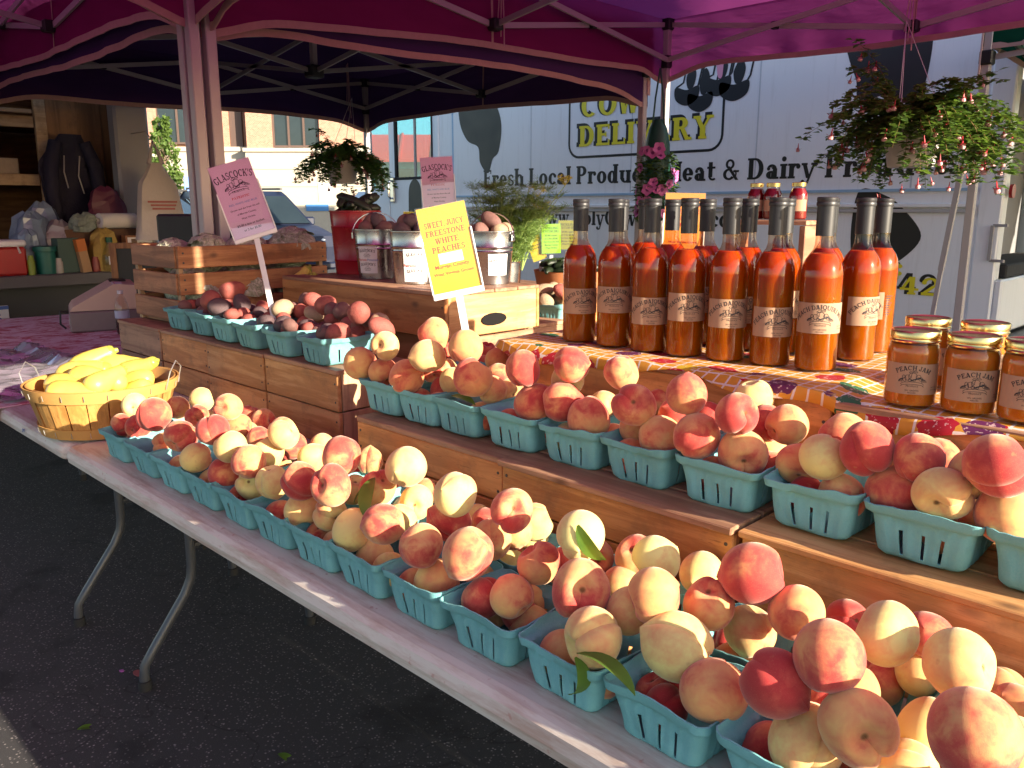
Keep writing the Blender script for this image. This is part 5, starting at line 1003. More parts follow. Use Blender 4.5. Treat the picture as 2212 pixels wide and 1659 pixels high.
def wrapped_label(parent, R, z0, z1, ang, lines, mat=KRAFT, back=True):
    b = MB(); n = 20; R2 = R+.0008; b.add([(R2*cos(-ang/2+ang*k/n), R2*sin(-ang/2+ang*k/n), z) for z in (z0,z1) for k in range(n+1)], [(k,k+1,n+2+k,n+1+k) for k in range(n)], True); lb = b.build('label', mat, parent, fix=False); h = z1-z0; zc = (z0+z1)/2
    def put(me, dy, R3=R+.0012, nm='print'): decal(me, nm, INK, lb, fn=lambda c: Vector((R3*cos(c.x/R3), R3*sin(c.x/R3), zc+dy+c.y)))
    put(arch(print_mesh(lines[0], h*(1.9 if len(lines[0]) > 12 else 1.05), h*.15, .17), h*.95), h*.30); put(emblem(h*.37, .036).mesh('print', None, False), -h*.06); put(text_mesh('PRODUCE', h*.08), -h*.25)
    put(text_mesh('WV GROWN', h*.07), -h*.39); put(text_mesh('PEACHES', h*.06), -h*.46); put(remap(text_mesh('NET WT', h*.06), lambda c: c+Vector((h*.72,0,0))), -h*.28); put(remap(text_mesh('25 FL OZ', h*.06), lambda c: c+Vector((h*.72,0,0))), -h*.36)
    if back:
        bb_ = MB()
        for k in range(9): bb_.ribbon([(h*1.02, h*(.36-.085*k)), (h*(1.28-.05*(k*7 % 3)), h*(.36-.085*k))], h*.03)
        put(bb_.mesh('print', None, False), 0)
    return lb
wrapped_label(bt, RB, .072, .128, 2.75, ['PEACH DAIQUIRI MIX'])
BSPOTS = [(-1.248,1.492,0),(-1.148,1.495,0),(-1.051,1.494,0),(-.965,1.503,0),(-.874,1.515,0),(-.783,1.531,0),(-.693,1.544,0),(-.686,1.708,1),(-.698,1.833,1),(-.776,1.745,1),(-.837,1.67,1),(-.915,1.66,1),(-1.019,1.66,1),(-1.125,1.68,1),(-1.232,1.72,1),(-1.23,1.62,1)]
BL = ['leftmost juice bottle of the front row, on the cloth corner','second juice bottle from the left in the front row','third juice bottle from the left in the front row','fourth juice bottle from the left in the front row','fifth juice bottle from the left in the front row','sixth juice bottle from the left in the front row','bright orange juice bottle at the right end of the front row','glowing juice bottle just behind the right end of the front row, label turned','glowing juice bottle standing furthest right with its label edge lit','juice bottle behind the bright one at the right, only its neck showing','juice bottle between and behind the two rightmost front bottles','juice bottle behind the gap of the fifth and sixth front bottles','juice bottle with light orange juice behind the fourth and fifth front bottles','juice bottle before the orange back sign','juice bottle furthest back left behind the third front bottle','juice bottle behind the second front bottle','juice bottle hidden behind the fifth front bottle','juice bottle hidden behind the third front bottle']
DZ = [-.006,.004,-.012,.002,-.004,-.014,0,0,0]
for i, (x, y, row) in enumerate(BSPOTS):
    o = bt if i == 0 else copy_tree(bt); o.location = (x, y, 1.0835); o.scale = (1.05,1.05,1.035); o.rotation_euler = (0, 0, atan2(-y, -x) + [(.32),(-.02),(.18),(.30),(.34),(.42),(.12),(1.1),(-1.2)][i % 9]*(-1 if 0 else 1)*.8)
    for ch in o.children:
        if ch.name.startswith('label'): ch.location.z = DZ[i % 9]
    tag(o, BL[i], 'bottle', 'peach juice bottles on the checked cloth')
# ================================================================ jam jars
t = NT('peach_jam'); v = t.coord(); a = t.noise(v, 60, 3); t.set(Base_Color=t.mix(a, (.50,.15,.012), (.64,.24,.03)), Roughness=.2, Subsurface_Weight=1.0, Subsurface_Scale=.035); t.bs.inputs['Subsurface Radius'].default_value = (1,.4,.06); t.bs.inputs['Specular IOR Level'].default_value = .1; JAM = t.m
GOLD = mk('gold_lid', (.78,.58,.24), .22, .08, 30, metal=1.0)
jr = thing('jam_jar', '', 'jar', (0,0,0)); RJ = .040
jo = [(0,.004),(.03,.004),(.035,.0005),(.0385,.004),(RJ,.012),(RJ,.088),(.0392,.096),(.037,.103),(.0352,.107),(.0348,.112)]
MB().lathe([(max(0,r-.0015), max(z,.005)) for r, z in jo[:8]] + [(0,.1035)], 32).build('jam', JAM, jr); MB().lathe(jo, 32).build('glass', CLEAR, jr)
ld = MB().lathe([(.0365,.1075),(.0382,.107),(.0388,.109),(.0372,.111),(.0372,.113),(.0385,.1145),(.0385,.1235),(.0375,.125),(.034,.1255),(.0325,.1245),(0,.1245)], 40).build('lid', GOLD, jr)
wrapped_label(jr, RJ, .024, .074, 2.3, ['PEACH JAM'], back=False)
JL = ['jam jar at the front left of the jar group','jam jar in the middle of the front of the jar group','jam jar cut by the right edge of the picture','jam jar at the back left near the bottles','jam jar at the back right of the jar group','jam jar beyond the right edge']
for i, (x, y) in enumerate(((-.472,1.42),(-.386,1.428),(-.305,1.43),(-.512,1.60),(-.418,1.60),(-.21,1.44))):
    o = jr if i == 0 else copy_tree(jr); o.location = (x, y, 1.0715); o.rotation_euler = (0,0,atan2(-y,-x)+(.06,.22,.1,1.4,1.2,.2)[i]); tag(o, JL[i], 'jar', 'jam jars with gold lids')
    if i >= 3:
        for ch in o.children:
            if ch.name.startswith('label'): ch.rotation_euler = (0,0,0)
# red jars on the rack behind
REDJ = mk('red_preserve', (.20,.008,.01), .2, .2, 40, Subsurface_Weight=.6, Subsurface_Scale=.03)
rk = thing('jar_rack', 'small wooden rack of red jars behind the juice bottles', 'rack', (-1.135,2.19,.744)); 
for x in (-.105,.115): MB().box(x-.012,x+.006,-.05,.05,0,.60,.002).build('upright', W3y, rk)
for z in (.30,.475,.602): MB().box(-.12,.125,-.055,.055,z,z+.012,.002).build('shelf', W3, rk)
r2 = thing('preserve_jar', '', 'jar', (0,0,0)); MB().lathe([(0,.003),(.028,.003),(.033,.008),(.033,.08),(.031,.09),(.023,.104),(.0225,.106),(0,.106)], 24).build('preserve', REDJ, r2); MB().lathe([(.0,.0),(.029,.0),(.0342,.008),(.0342,.08),(.032,.091),(.024,.106),(.0235,.114)], 24).build('glass', CLEAR, r2); MB().lathe([(.0255,.112),(.026,.124),(.0245,.1255),(0,.1255)], 24).build('lid', GOLD, r2)
b = MB(); b.lathe([(.0349,.03),(.0349,.068)], 10, a0=-1.0, a1=1.0); b.build('label', KRAFT, r2)
for i, (x, z) in enumerate(((-.055,1.3585),(-.005,1.3585),(.07,1.3585),(.03,1.2315))):
    o = r2 if i == 0 else copy_tree(r2); o.location = (-1.135+x, 2.19, z); o.rotation_euler = (0,0,atan2(-2.19,1.1)); o.scale = (.72,.72,.80); tag(o, ['red preserve jar at the left of the rack top','red preserve jar in the middle of the rack top','red preserve jar at the right of the rack top','dark preserve jar on the lower rack shelf'][i], 'jar', 'red jars on the rack')
# ================================================================ signs on stakes
ACR = thin_glass('clear_acrylic', (.97,.97,.98)); WHITEP = mk('white_plastic', (.75,.74,.75), .35, .04)
STAKE = mk('stake_metal', (.62,.62,.62), .45, .12, 20, metal=.3)
PINKC = mk('pink_card', (.66,.42,.60), .5, .03); YELC = mk('yellow_card', (.86,.46,.02), .5, .04); ORC = mk('orange_card', (.85,.33,.03), .5, .03); GRC = mk('green_card', (.28,.62,.04), .5, .03); OLC = mk('olive_card', (.24,.24,.03), .5, .03); YGC = mk('mustard_card', (.55,.42,.02), .5, .03)
def sign(label, c, w, h, lean, card, foot, lines, back=0.0, yawoff=0.0, stake=True, clip=True):
    """c: card centre, lean: roll about the view axis (radians), foot: stake end in world"""
    yaw = atan2(-c[0], c[1]) + yawoff; r = thing('price_sign', label, 'sign', c, (0,0,yaw))
    def M_(o): o.rotation_euler = (pi/2-back, lean, 0); return o
    ca = MB().box(-w/2,w/2,-h/2,h/2,-.001,.001).build('card', card, r); M_(ca)
    ho = MB().box(-w/2-.003,w/2+.003,-h/2-.003,h/2+.003,.0022,.0036).build('holder', ACR, r); M_(ho)
    if clip: M_(MB().box(-w/2-.004,w/2+.004,-h/2-.012,-h/2+.002,-.006,.008,.002).build('holder_foot', WHITEP, r)); M_(MB().box(-w/2-.0045,-w/2-.0005,-h/2,h*.15,-.003,.006,.001).build('holder_edge', WHITEP, r)); M_(MB().box(w/2+.0005,w/2+.0045,-h/2,h*.2,-.003,.006,.001).build('holder_edge', WHITEP, r))
    for kind, a, y, s, mat in lines:
        me = arch(print_mesh(a, w*.9, s*.85), w*1.3) if kind == 'A' else ((print_mesh(a, min(s*.66*len(a), w*.82), s*.78) if a.isupper() and len(a) < 13 and all(c in "ABCDEFGHIJKLMNOPQRSTUVWXY,' " for c in a) else text_mesh(a, s, s*.02)) if kind == 'T' else emblem(s, .045).mesh('print', None, False))
        if kind == 'B': me = MB().box(-a[0]/2,a[0]/2,-a[1]/2,a[1]/2,0,.0004).mesh('print', None)
        d_ = decal(me, 'print', mat, ca, (0, y, .0014 if kind != 'B' else .0012))
    if stake:
        inv = Matrix.Rotation(-yaw, 4, 'Z') @ Matrix.Translation((-c[0],-c[1],-c[2])); f = inv @ Vector(foot); R3 = Euler((pi/2-back, lean, 0)).to_matrix(); p0 = R3 @ Vector((0,-h/2-.008,0))
        MB().bar(p0, f, .017, .010, (0,1,0)).build('stake', STAKE, r)
    return r
GL = [('A',"GLASCOCK'S",.068,.026,INK),('E',0,.038,.034,INK),('T','PRODUCE',.0235,.0085,INK),('T','PATRIOTIC',.004,.0095,REDINK),('T','RED, WHITE AND BLUE',-.013,.0085,BLUEINK),('T','Grown and dug from the soil',-.030,.0078,INK),('T','of Morgan County,',-.045,.0078,INK),('T','West Virginia',-.060,.0078,INK),('T','$3.00 a box or bucket',-.080,.0095,INK),('T','or 2 for $5.00',-.097,.0095,INK)]
sign('pink potato price sign on a tilted metal stake over the potatoes', (-2.47,1.30,1.418), .128, .232, -.30, PINKC, (-2.36,1.33,1.02), GL, .12)
sign('pink potato price sign half hidden behind the yellow peach sign', (-2.62,2.235,1.475), .128, .232, -.06, PINKC, (-2.60,2.235,1.0), GL, .05)
sign('yellow sweet white peaches sign on a stake in the upper tier', (-1.453,1.269,1.300), .112, .198, -.20, YELC, (-1.375,1.275,.99), [('T','SWEET, JUICY',.052,.0168,REDINK),('T','FREESTONE',.033,.0168,REDINK),('T','WHITE',.014,.0168,REDINK),('T','PEACHES',-.005,.0168,REDINK),('B',(.056,.024),-.020,0,PAPER),('T','$5.00 a box',-.023,.010,INK),('T','Morgan County,',-.042,.0125,REDINK),('T','West Virginia Grown',-.058,.0108,REDINK)], .05)
sign('orange peach price sign standing behind the juice bottles', (-1.575,2.42,1.345), .13, .19, .02, ORC, (-1.57,2.42,.9), [('T','SWEET, JUICY',.05,.017,REDINK),('T','FREESTONE',.028,.017,REDINK),('T','WHITE',.006,.017,REDINK),('T','PEACHES',-.016,.017,REDINK),('T','West Virginia Grown',-.07,.011,REDINK)], .05)
PK = [('T','PICKLING',.045,.014,INK),('T','CUCUMBERS',.03,.014,INK),('T','$3.00 a quart',.012,.011,INK),('T','or 2 for $5.00',-.003,.011,INK),('T','Dug from the Soil',-.018,.010,INK),('T','Morgan County',-.033,.010,INK),('T','West Virginia',-.047,.010,INK)]
sign('bright green cucumber price sign above the dark cucumbers', (-2.72,3.03,1.246), .092, .14, -.03, GRC, (-2.72,3.03,.98), PK, .05, clip=False)
sign('dark olive price sign beside the green cucumber sign', (-2.70,3.13,1.262), .095, .14, 0, OLC, (-2.70,3.13,.98), PK, .05, clip=False)
sign('mustard yellow sign leaning against the cucumbers', (-2.78,2.99,1.20), .07, .12, -.35, YGC, (-2.76,2.99,.98), PK[:4], .05, clip=False)
sign('small lime card behind the potato pails', (-2.63,2.10,1.352), .06, .05, 0, mk('lime_card', (.6,.62,.03), .5), (-2.63,2.10,1.15), [], clip=False)
# ================================================================ hanging fuchsias
FLEAF = leafmat('fuchsia_leaf', (.085,.16,.035), .45); STEMM = mk('fuchsia_stem', (.22,.13,.05), .6); POTW = mk('pot_white', (.66,.60,.56), .5, .06)
SEP = mk('fuchsia_sepal', (.55,.03,.05), .5, .15, 30); PET = mk('fuchsia_petal', (.66,.36,.36), .5, .08, 30)
fb = MB(); fb.tube([(0,0,.03),(0,0,.012),(0,0,0)], [.0012,.003,.004], 6)
for k in range(4):
    a = k*pi/2; fb.add([(0,0,.004),(.012*cos(a)-.005*sin(a),.012*sin(a)+.005*cos(a),-.004),(.026*cos(a),.026*sin(a),.002),(.012*cos(a)+.005*sin(a),.012*sin(a)-.005*cos(a),-.004)], [(0,1,2,3)])
FSEP = fb.mesh('blossom', SEP, False); fp = MB().lathe([(.004,0),(.010,-.006),(.012,-.014),(.009,-.02),(.004,-.018)], 8); FPET = fp.mesh('corolla', PET)
def twig_leaves(b, rnd, path, sz, dens=10):
    for i in range(len(path)-1):
        p, q = Vector(path[i]), Vector(path[i+1])
        for k in range(dens):
            c = p.lerp(q, rnd.random()) + Vector((rnd.uniform(-1,1), rnd.uniform(-1,1), rnd.uniform(-1,1)))*.006
            a = rnd.random()*6.3; d = Vector((cos(a), sin(a), rnd.uniform(-.5,.35))).normalized(); u = d.cross(Vector((rnd.uniform(-.4,.4),rnd.uniform(-.4,.4),1))).normalized(); s = sz*rnd.uniform(.55,1.25)
            n_ = u.cross(d); m = c + d*s*.5
            b.add([c, m+u*s*.36+n_*s*.06, c+d*s-n_*s*.06, m-u*s*.36+n_*s*.06, m-n_*s*.03], [(0,1,4),(1,2,4),(2,3,4),(3,0,4)])
def fuchsia(label, loc, R, seed, hook, ntw, spread, nflow, skew=(0,0)):
    r = thing('hanging_fuchsia', label, 'plant', loc); rnd = random.Random(seed)
    MB().lathe([(0,.0),(R*.72,.0),(R*.76,.008),(R*.98,R*1.28),(R*1.04,R*1.28),(R*1.04,R*1.36),(R*.95,R*1.36),(R*.72,.012),(0,.012)], 32).build('pot', POTW, r)
    MB().lathe([(0,R*1.25),(R*.96,R*1.25)], 20).build('soil', mk('soil', (.03,.02,.014), .95), r); top = hook[2]-loc[2]
    for k in range(3): a = k*2.1+.4; MB().tube([(R*cos(a),R*sin(a),R*1.34),(hook[0]-loc[0],hook[1]-loc[1],top)], .0018, 5).build('hanger_wire', WHITEP, r)
    fo = MB(); stm = MB(); tips = []
    for k in range(ntw):
        a = rnd.random()*6.3; el = rnd.uniform(.1,1.25); L_ = spread*rnd.uniform(.55,1.1); p = Vector((R*.5*cos(a), R*.5*sin(a), R*1.3)); d = Vector((cos(a)*cos(el)+skew[0], sin(a)*cos(el)+skew[1], sin(el))).normalized(); path = [p.copy()]; droop = rnd.uniform(.2,.55)
        for s in range(7): p = p + d*(L_/7); d = (d + Vector((0,0,-droop)) + Vector((rnd.uniform(-.1,.1),rnd.uniform(-.1,.1),0))).normalized(); path.append(p.copy())
        stm.tube(path, [.003-.0003*i for i in range(8)], 4, False); twig_leaves(fo, rnd, path[1:], .046, 13); tips += path[4:]
    for k in range(420):
        a = rnd.random()*6.3; el = rnd.random()*1.5; rr = R*1.25*rnd.random()**.4; c = (rr*cos(a)*cos(el), rr*sin(a)*cos(el), R*1.35+rr*sin(el)*.8); twig_leaves(fo, rnd, [c, (c[0]+.01,c[1],c[2]+.01)], .038, 3)
    fo.build('foliage', FLEAF, r, fix=False); stm.build('stems', STEMM, r)
    for k in range(nflow):
        p = rnd.choice(tips) + Vector((rnd.uniform(-.03,.03),rnd.uniform(-.03,.03),-.045)); q = (rnd.uniform(-.3,.3),rnd.uniform(-.3,.3),rnd.random()*6); o = obj('blossom', FSEP, r, p, q); s = rnd.uniform(.85,1.3); o.scale = (s,s,s); obj('corolla', FPET, o)
    return r
fuchsia('large trailing fuchsia in a white hanging pot under the right canopy edge', (-1.66,4.66,1.60), .15, 5, (-1.80,4.80,2.36), 150, .53, 120, (.16,.14))
fuchsia('dark leafy fuchsia in a white pot hanging at the far canopy post', (-6.25,4.25,1.60), .14, 8, (-6.5,4.55,2.36), 78, .44, 42, (.05,.05))
# petunias in a green hanging bag on the centre post
pb = thing('petunia_bag', 'pink petunias in a green hanging bag on the centre canopy post', 'plant', (-3.30,4.72,1.30)); GREENB = mk('green_bag', (.012,.08,.05), .45, .2, 12)
MB().lathe([(0,0),(.05,.01),(.075,.1),(.085,.3),(.08,.5),(.06,.6),(.03,.66)], 18).build('bag', GREENB, pb); MB().tube([(.05,0,.58),(.03,0,.8),(0,0,.98)], .006, 6).tube([(-.05,0,.58),(-.03,0,.8),(0,0,.98)], .006, 6).build('strap', GREENB, pb)
rnd = random.Random(31); fo = MB(); PETU = mk('petunia_petal', (.60,.16,.42), .5, .2, 40); PETD = mk('petunia_throat', (.2,.02,.16), .5)
for k in range(260):
    a = rnd.random()*6.3; z = rnd.uniform(.02,.46); R = .085+.03*rnd.random(); c = (R*cos(a), R*sin(a), z); twig_leaves(fo, rnd, [c,(c[0]*1.2,c[1]*1.2,c[2]-.02)], .042, 4)
fo.build('foliage', FLEAF, pb, fix=False)
pt = MB(); vs = [(0,0,0)]
for k in range(20): a = 2*pi*k/20; rr = .034*(1+.1*cos(5*a)); vs.append((.012*cos(a),.012*sin(a),.006)); vs.append((rr*cos(a),rr*sin(a),.012+.003*cos(5*a)))
pt.add(vs, [(0,1+2*k,1+2*((k+1)%20)) for k in range(20)] + [(1+2*k,2+2*k,2+2*((k+1)%20),1+2*((k+1)%20)) for k in range(20)], True); PTM = pt.mesh('blossom', PETU); th = MB().lathe([(0,.0075),(.008,.0072),(.011,.0066)], 10).mesh('throat', PETD)
for k in range(26):
    a = atan2(-4.72,3.3)+rnd.uniform(-1.5,1.5); z = rnd.uniform(.05,.48); o = obj('blossom', PTM, pb, (.125*cos(a),.125*sin(a),z), (0, pi/2+rnd.uniform(-.5,.2), a)); s = rnd.uniform(.8,1.15); o.scale = (s,s,s); obj('throat', th, o)
# ================================================================ dill bunch, cucumber pile, potato basket behind
rk = table('folding table behind, holding dill and cucumbers', -4.2, -1.9, 2.75, 3.4, (-4.0,-2.1))
crate('crate of dill and cucumbers on the rear table', -3.6, -2.35, 2.8, 3.35, .743, 1.0, 2, mx=W1)
db = thing('dill_bunch', 'feathery green dill standing in a pail behind the peach sign', 'plant', (-2.62,2.62,1.0)); DILL = leafmat('dill_frond', (.17,.27,.07), .45); DILLS = mk('dill_stem', (.28,.38,.10), .6); DILLF = mk('dill_flower', (.55,.48,.03), .6)
MB().lathe([(0,.002),(.06,.002),(.07,.16),(.072,.162),(.068,.15),(.058,.006),(0,.006)], 24).build('pail', GALV, db)
rnd = random.Random(12); fr_ = MB(); stm = MB(); flw = MB()
def strand(b, p, q, w):
    d = Vector(q)-Vector(p); u = d.cross(Vector((rnd.uniform(-1,1),rnd.uniform(-1,1),rnd.uniform(-1,1)))).normalized()*w; b.add([Vector(p)-u, Vector(p)+u, Vector(q)+u*.4, Vector(q)-u*.4], [(0,1,2,3)])
for k in range(60):
    a = rnd.random()*6.3; tilt = rnd.uniform(.05,.5); L_ = rnd.uniform(.2,.41); p = Vector((.03*cos(a),.03*sin(a),.1)); d = Vector((cos(a)*sin(tilt)+.06,sin(a)*sin(tilt)+.10,cos(tilt))); path = [p.copy()]
    for s in range(6): p = p + d*(L_/6); d = (d+Vector((rnd.uniform(-.12,.12),rnd.uniform(-.12,.12),-.07))).normalized(); path.append(p.copy())
    stm.tube(path, [.0028-.0003*i for i in range(7)], 4, False)
    for i in range(2, 7):
        for m in range(9):
            aa = rnd.random()*6.3; dd = Vector((cos(aa),sin(aa),rnd.uniform(-.1,.8))).normalized(); e = path[i]+dd*rnd.uniform(.03,.07); strand(stm, path[i], e, .0007)
            for n_ in range(16): c = path[i].lerp(e, rnd.uniform(.25,1)); strand(fr_, c, c+Vector((rnd.uniform(-1,1),rnd.uniform(-1,1),rnd.uniform(-.4,1)))*rnd.uniform(.012,.028), .00075)
for c in ((.08,.30,.51),(.05,.17,.39),(.0,.2,.46)):
    stm.tube([(.05,.05,.12),(c[0]*.6,c[1]*.6,c[2]*.7),(c[0],c[1],c[2]-.02)], [.003,.0024,.002], 5, False)
    for k in range(26):
        aa = rnd.random()*6.3; e = Vector(c)+Vector((cos(aa)*.05*rnd.random(),sin(aa)*.05*rnd.random(),rnd.uniform(.0,.025))); strand(flw, Vector(c)-Vector((0,0,.02)), e, .0007)
        for m in range(6): strand(flw, e, e+Vector((rnd.uniform(-1,1),rnd.uniform(-1,1),rnd.uniform(0,1)))*.012, .0014)
fr_.build('fronds', DILL, db, fix=False); stm.build('stems', DILLS, db, fix=False); flw.build('flower_heads', DILLF, db, fix=False)
rc = random.Random(8)
tub = MB().lathe([(0,.0),(.15,0),(.17,.1),(.173,.102),(.168,.098),(.148,.005),(0,.005)], 32).build('pulp_tub', mk('clay_tub', (.5,.2,.08), .7), None, (-2.60,3.03,1.0)); tag(tub, 'clay coloured tub heaped with dark cucumbers behind the bottles', 'tub')
for i in range(34):
    a = i*2.39996; rr = .13*sqrt((i % 17)/17); lay = 0 if i < 17 else 1; rr = rr if lay == 0 else rr*.7; cuke((-2.60+rr*cos(a), 3.03+rr*sin(a), 1.105+.034*lay), (0, rc.uniform(-.3,.3), rc.uniform(0,3.1)), 'dark green cucumber heaped in the clay tub', 'cucumbers in the clay tub', .85)
bask(TILL2[1], -2.03, 2.30, .975, 'teal pulp basket of potatoes tucked between the pail box and the bottles', 'potato baskets', .2); crate('small crate under the tucked potato basket', -2.16, -1.9, 2.255, 2.45, .743, .972, 1)
for i in range(10):
    a = i*2.4; rr = .03+.02*(i % 3); potato('TTTBTRTT'[i % 8], (-2.03+rr*cos(a), 2.30+rr*sin(a), 1.04+.035*(i//5)+.02), .031, 'potato in the tucked basket between the pail box and the bottles', 'potatoes in the tucked basket')
# ================================================================ box truck at left
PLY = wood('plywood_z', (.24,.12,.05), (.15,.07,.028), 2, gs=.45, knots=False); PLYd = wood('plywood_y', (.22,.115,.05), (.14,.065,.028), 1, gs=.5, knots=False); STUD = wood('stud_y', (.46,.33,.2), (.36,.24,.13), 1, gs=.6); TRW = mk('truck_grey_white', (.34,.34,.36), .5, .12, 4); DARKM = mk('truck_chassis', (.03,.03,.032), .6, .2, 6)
tr = thing('box_truck', 'open rear of a plywood lined box truck behind the floral table', 'truck', (-6.7,1.2,0))
def tbox(n_, m_, x0, x1, y0, y1, z0, z1, c=0.0): return MB().box(x0+6.7,x1+6.7,y0-1.2,y1-1.2,z0,z1,c).build(n_, m_, tr)
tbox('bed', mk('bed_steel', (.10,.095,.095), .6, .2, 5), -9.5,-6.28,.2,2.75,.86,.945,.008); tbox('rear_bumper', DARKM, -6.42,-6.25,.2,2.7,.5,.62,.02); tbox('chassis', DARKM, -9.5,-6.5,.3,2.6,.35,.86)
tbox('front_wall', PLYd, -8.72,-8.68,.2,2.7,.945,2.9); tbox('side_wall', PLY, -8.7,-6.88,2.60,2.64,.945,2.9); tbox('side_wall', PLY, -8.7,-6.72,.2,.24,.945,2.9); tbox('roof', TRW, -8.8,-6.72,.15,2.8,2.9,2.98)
tbox('side_skin', TRW, -8.8,-6.87,2.645,2.80,.945,2.9); tbox('door_post', TRW, -6.86,-6.72,2.54,2.80,.945,2.9,.02)
tbox('partition', PLY, -7.20,-7.16,2.20,2.60,.945,2.9); tbox('stud', STUD, -7.18,-7.14,2.12,2.20,.945,2.9,.003)
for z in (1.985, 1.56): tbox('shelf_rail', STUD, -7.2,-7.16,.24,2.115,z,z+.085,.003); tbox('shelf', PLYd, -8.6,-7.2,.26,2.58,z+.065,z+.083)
tbox('shelf_rail', STUD, -7.16,-7.12,.24,2.10,2.085,2.115,.003)
tbox('carton_panel', mk('cardboard', (.40,.23,.10), .8, .1, 10), -7.9,-7.4,1.35,1.78,1.645,1.97,.004)
pl = tbox('number_plate', mk('plate_white', (.6,.62,.6), .4, .03), -6.24,-6.232,1.26,1.56,.60,.76,.004); decal(text_mesh('26', .09, .004), 'lettering', mk('plate_navy', (.03,.06,.2), .5, 0), pl, (.4705,.27,.645), (pi/2,0,pi/2)); MB().box(.468,.4705,.06,.36,.735,.758).build('plate_band', mk('plate_blue', (.05,.12,.35), .5, 0), pl)
# things on the truck bed
def item(name, label, cat, b, m, loc, rot=(0,0,0)): return tag(b.build(name, m, None, loc, rot), label, cat)
BZ = .946
ck = thing('cooler', 'red cooler with a pale lid at the left edge on the truck bed', 'cooler', (-6.45,1.62,BZ)); MB().box(-.14,.14,-.16,.11,0,.19,.015).build('tub', mk('cooler_red', (.42,.02,.02), .4), ck); MB().box(-.145,.145,-.165,.115,.192,.235,.012).build('lid', WHITEP, ck); MB().tube([(.14,-.12,.15),(.165,-.1,.2),(.165,.05,.2),(.14,.07,.15)], .008, 6).build('handle', WHITEP, ck)
def bagmesh(w, d, h, seed, n=14, m=9):
    rnd = random.Random(seed); vs = []; ph = [rnd.random()*6 for _ in range(5)]
    for i in range(m+1):
        t_ = i/m; s = (1-.15*t_-.55*max(0,t_-.55)) if t_ < .98 else .25
        for k in range(n): a = 2*pi*k/n; q = 1+.12*sin(3*a+ph[0]+t_*3)+.09*sin(5*a+ph[1]-t_*5)+rnd.uniform(-.05,.05); vs.append((w/2*cos(a)*s*q, d/2*sin(a)*s*q, h*t_+.01*sin(a*4+ph[2])))
    b = MB(); b.add(vs, [(i*n+k,i*n+(k+1)%n,(i+1)*n+(k+1)%n,(i+1)*n+k) for i in range(m) for k in range(n)] + [tuple(range(n-1,-1,-1)), tuple(range(m*n,m*n+n))], False); return b
PLB = mk('clear_bag_blue', (.20,.27,.38), .22, .35, 14, spec=.8); PLG = mk('clear_bag_grey', (.33,.28,.29), .3, .25, 14, spec=.7)
item('plastic_bag', 'shiny blue plastic bag slumped behind the red cooler', 'bag', bagmesh(.28,.3,.42,1), PLB, (-6.62,1.86,BZ), (0,0,.3)); item('plastic_bag', 'blue plastic bag leaning up against the hanging jacket', 'bag', bagmesh(.24,.3,.5,2), PLB, (-6.8,2.06,BZ), (0,-.2,.5))
item('plastic_bag', 'greyish pink plastic bag behind the green jar and box', 'bag', bagmesh(.24,.34,.36,3), PLG, (-6.6,2.04,BZ), (0,0,1)); item('plastic_bag', 'clear plastic bag beside the red cooler', 'bag', bagmesh(.16,.17,.3,4), PLB, (-6.48,1.79,BZ))
item('green_tub', 'dark green lidded tub on the truck bed', 'tub', MB().lathe([(0,0),(.06,0),(.066,.15),(.074,.155),(.074,.185),(.06,.19),(0,.192)], 20), mk('tub_green', (.01,.13,.10), .4), (-6.36,1.855,BZ))
item('lime_bottle', 'small lime green bottle on the edge of the truck bed', 'bottle', MB().lathe([(0,0),(.022,0),(.024,.09),(.018,.105),(.016,.13),(0,.132)], 14), mk('lime_plastic', (.22,.30,.02), .4), (-6.31,1.75,BZ))
item('grey_box', 'dull green box standing on the truck bed', 'box', MB().box(-.05,.05,-.075,.075,0,.24,.004), mk('box_green', (.06,.11,.09), .7), (-6.38,2.0,BZ), (0,0,.1))
cb = thing('carton', 'orange and tan carton leaning on the dull green box', 'carton', (-6.33,2.10,BZ), (.14,0,.15)); MB().box(-.03,.03,-.032,.032,0,.15,.002).build('lower_panel', mk('carton_tan', (.42,.25,.12), .7), cb); MB().box(-.031,.031,-.033,.033,.15,.235,.002).build('upper_panel', mk('carton_orange', (.55,.16,.03), .6), cb)
item('paper_sack', 'crumpled yellow paper sack on the truck bed', 'bag', bagmesh(.2,.22,.30,7), mk('sack_yellow', (.40,.27,.06), .6, .25, 20), (-6.40,2.255,BZ)); 
jg = thing('glass_jug', 'clear glass jug with green cap before the yellow sack', 'jug', (-6.31,2.27,BZ)); MB().lathe([(0,.003),(.055,.003),(.06,.02),(.06,.11),(.045,.15),(.02,.19),(.02,.21)], 20).build('glass', thin_glass('jug_glass', (.75,.78,.74)), jg); MB().lathe([(.022,.205),(.023,.24),(0,.242)], 14).build('cap', mk('cap_green', (.02,.10,.05), .5), jg); MB().box(.0595,.061,-.035,.035,.05,.11).build('label', PAPER, jg)
bx2 = thing('picture_carton', 'white carton with an orange picture beside the truck post', 'carton', (-6.36,2.49,BZ)); MB().box(-.04,.04,-.10,.10,0,.25,.003).build('box', wood('carton_wood', (.34,.14,.06), (.24,.10,.04), 2, knots=False), bx2); fp_ = MB().box(.0405,.042,-.085,.095,.02,.235).build('front_panel', PAPER, bx2)
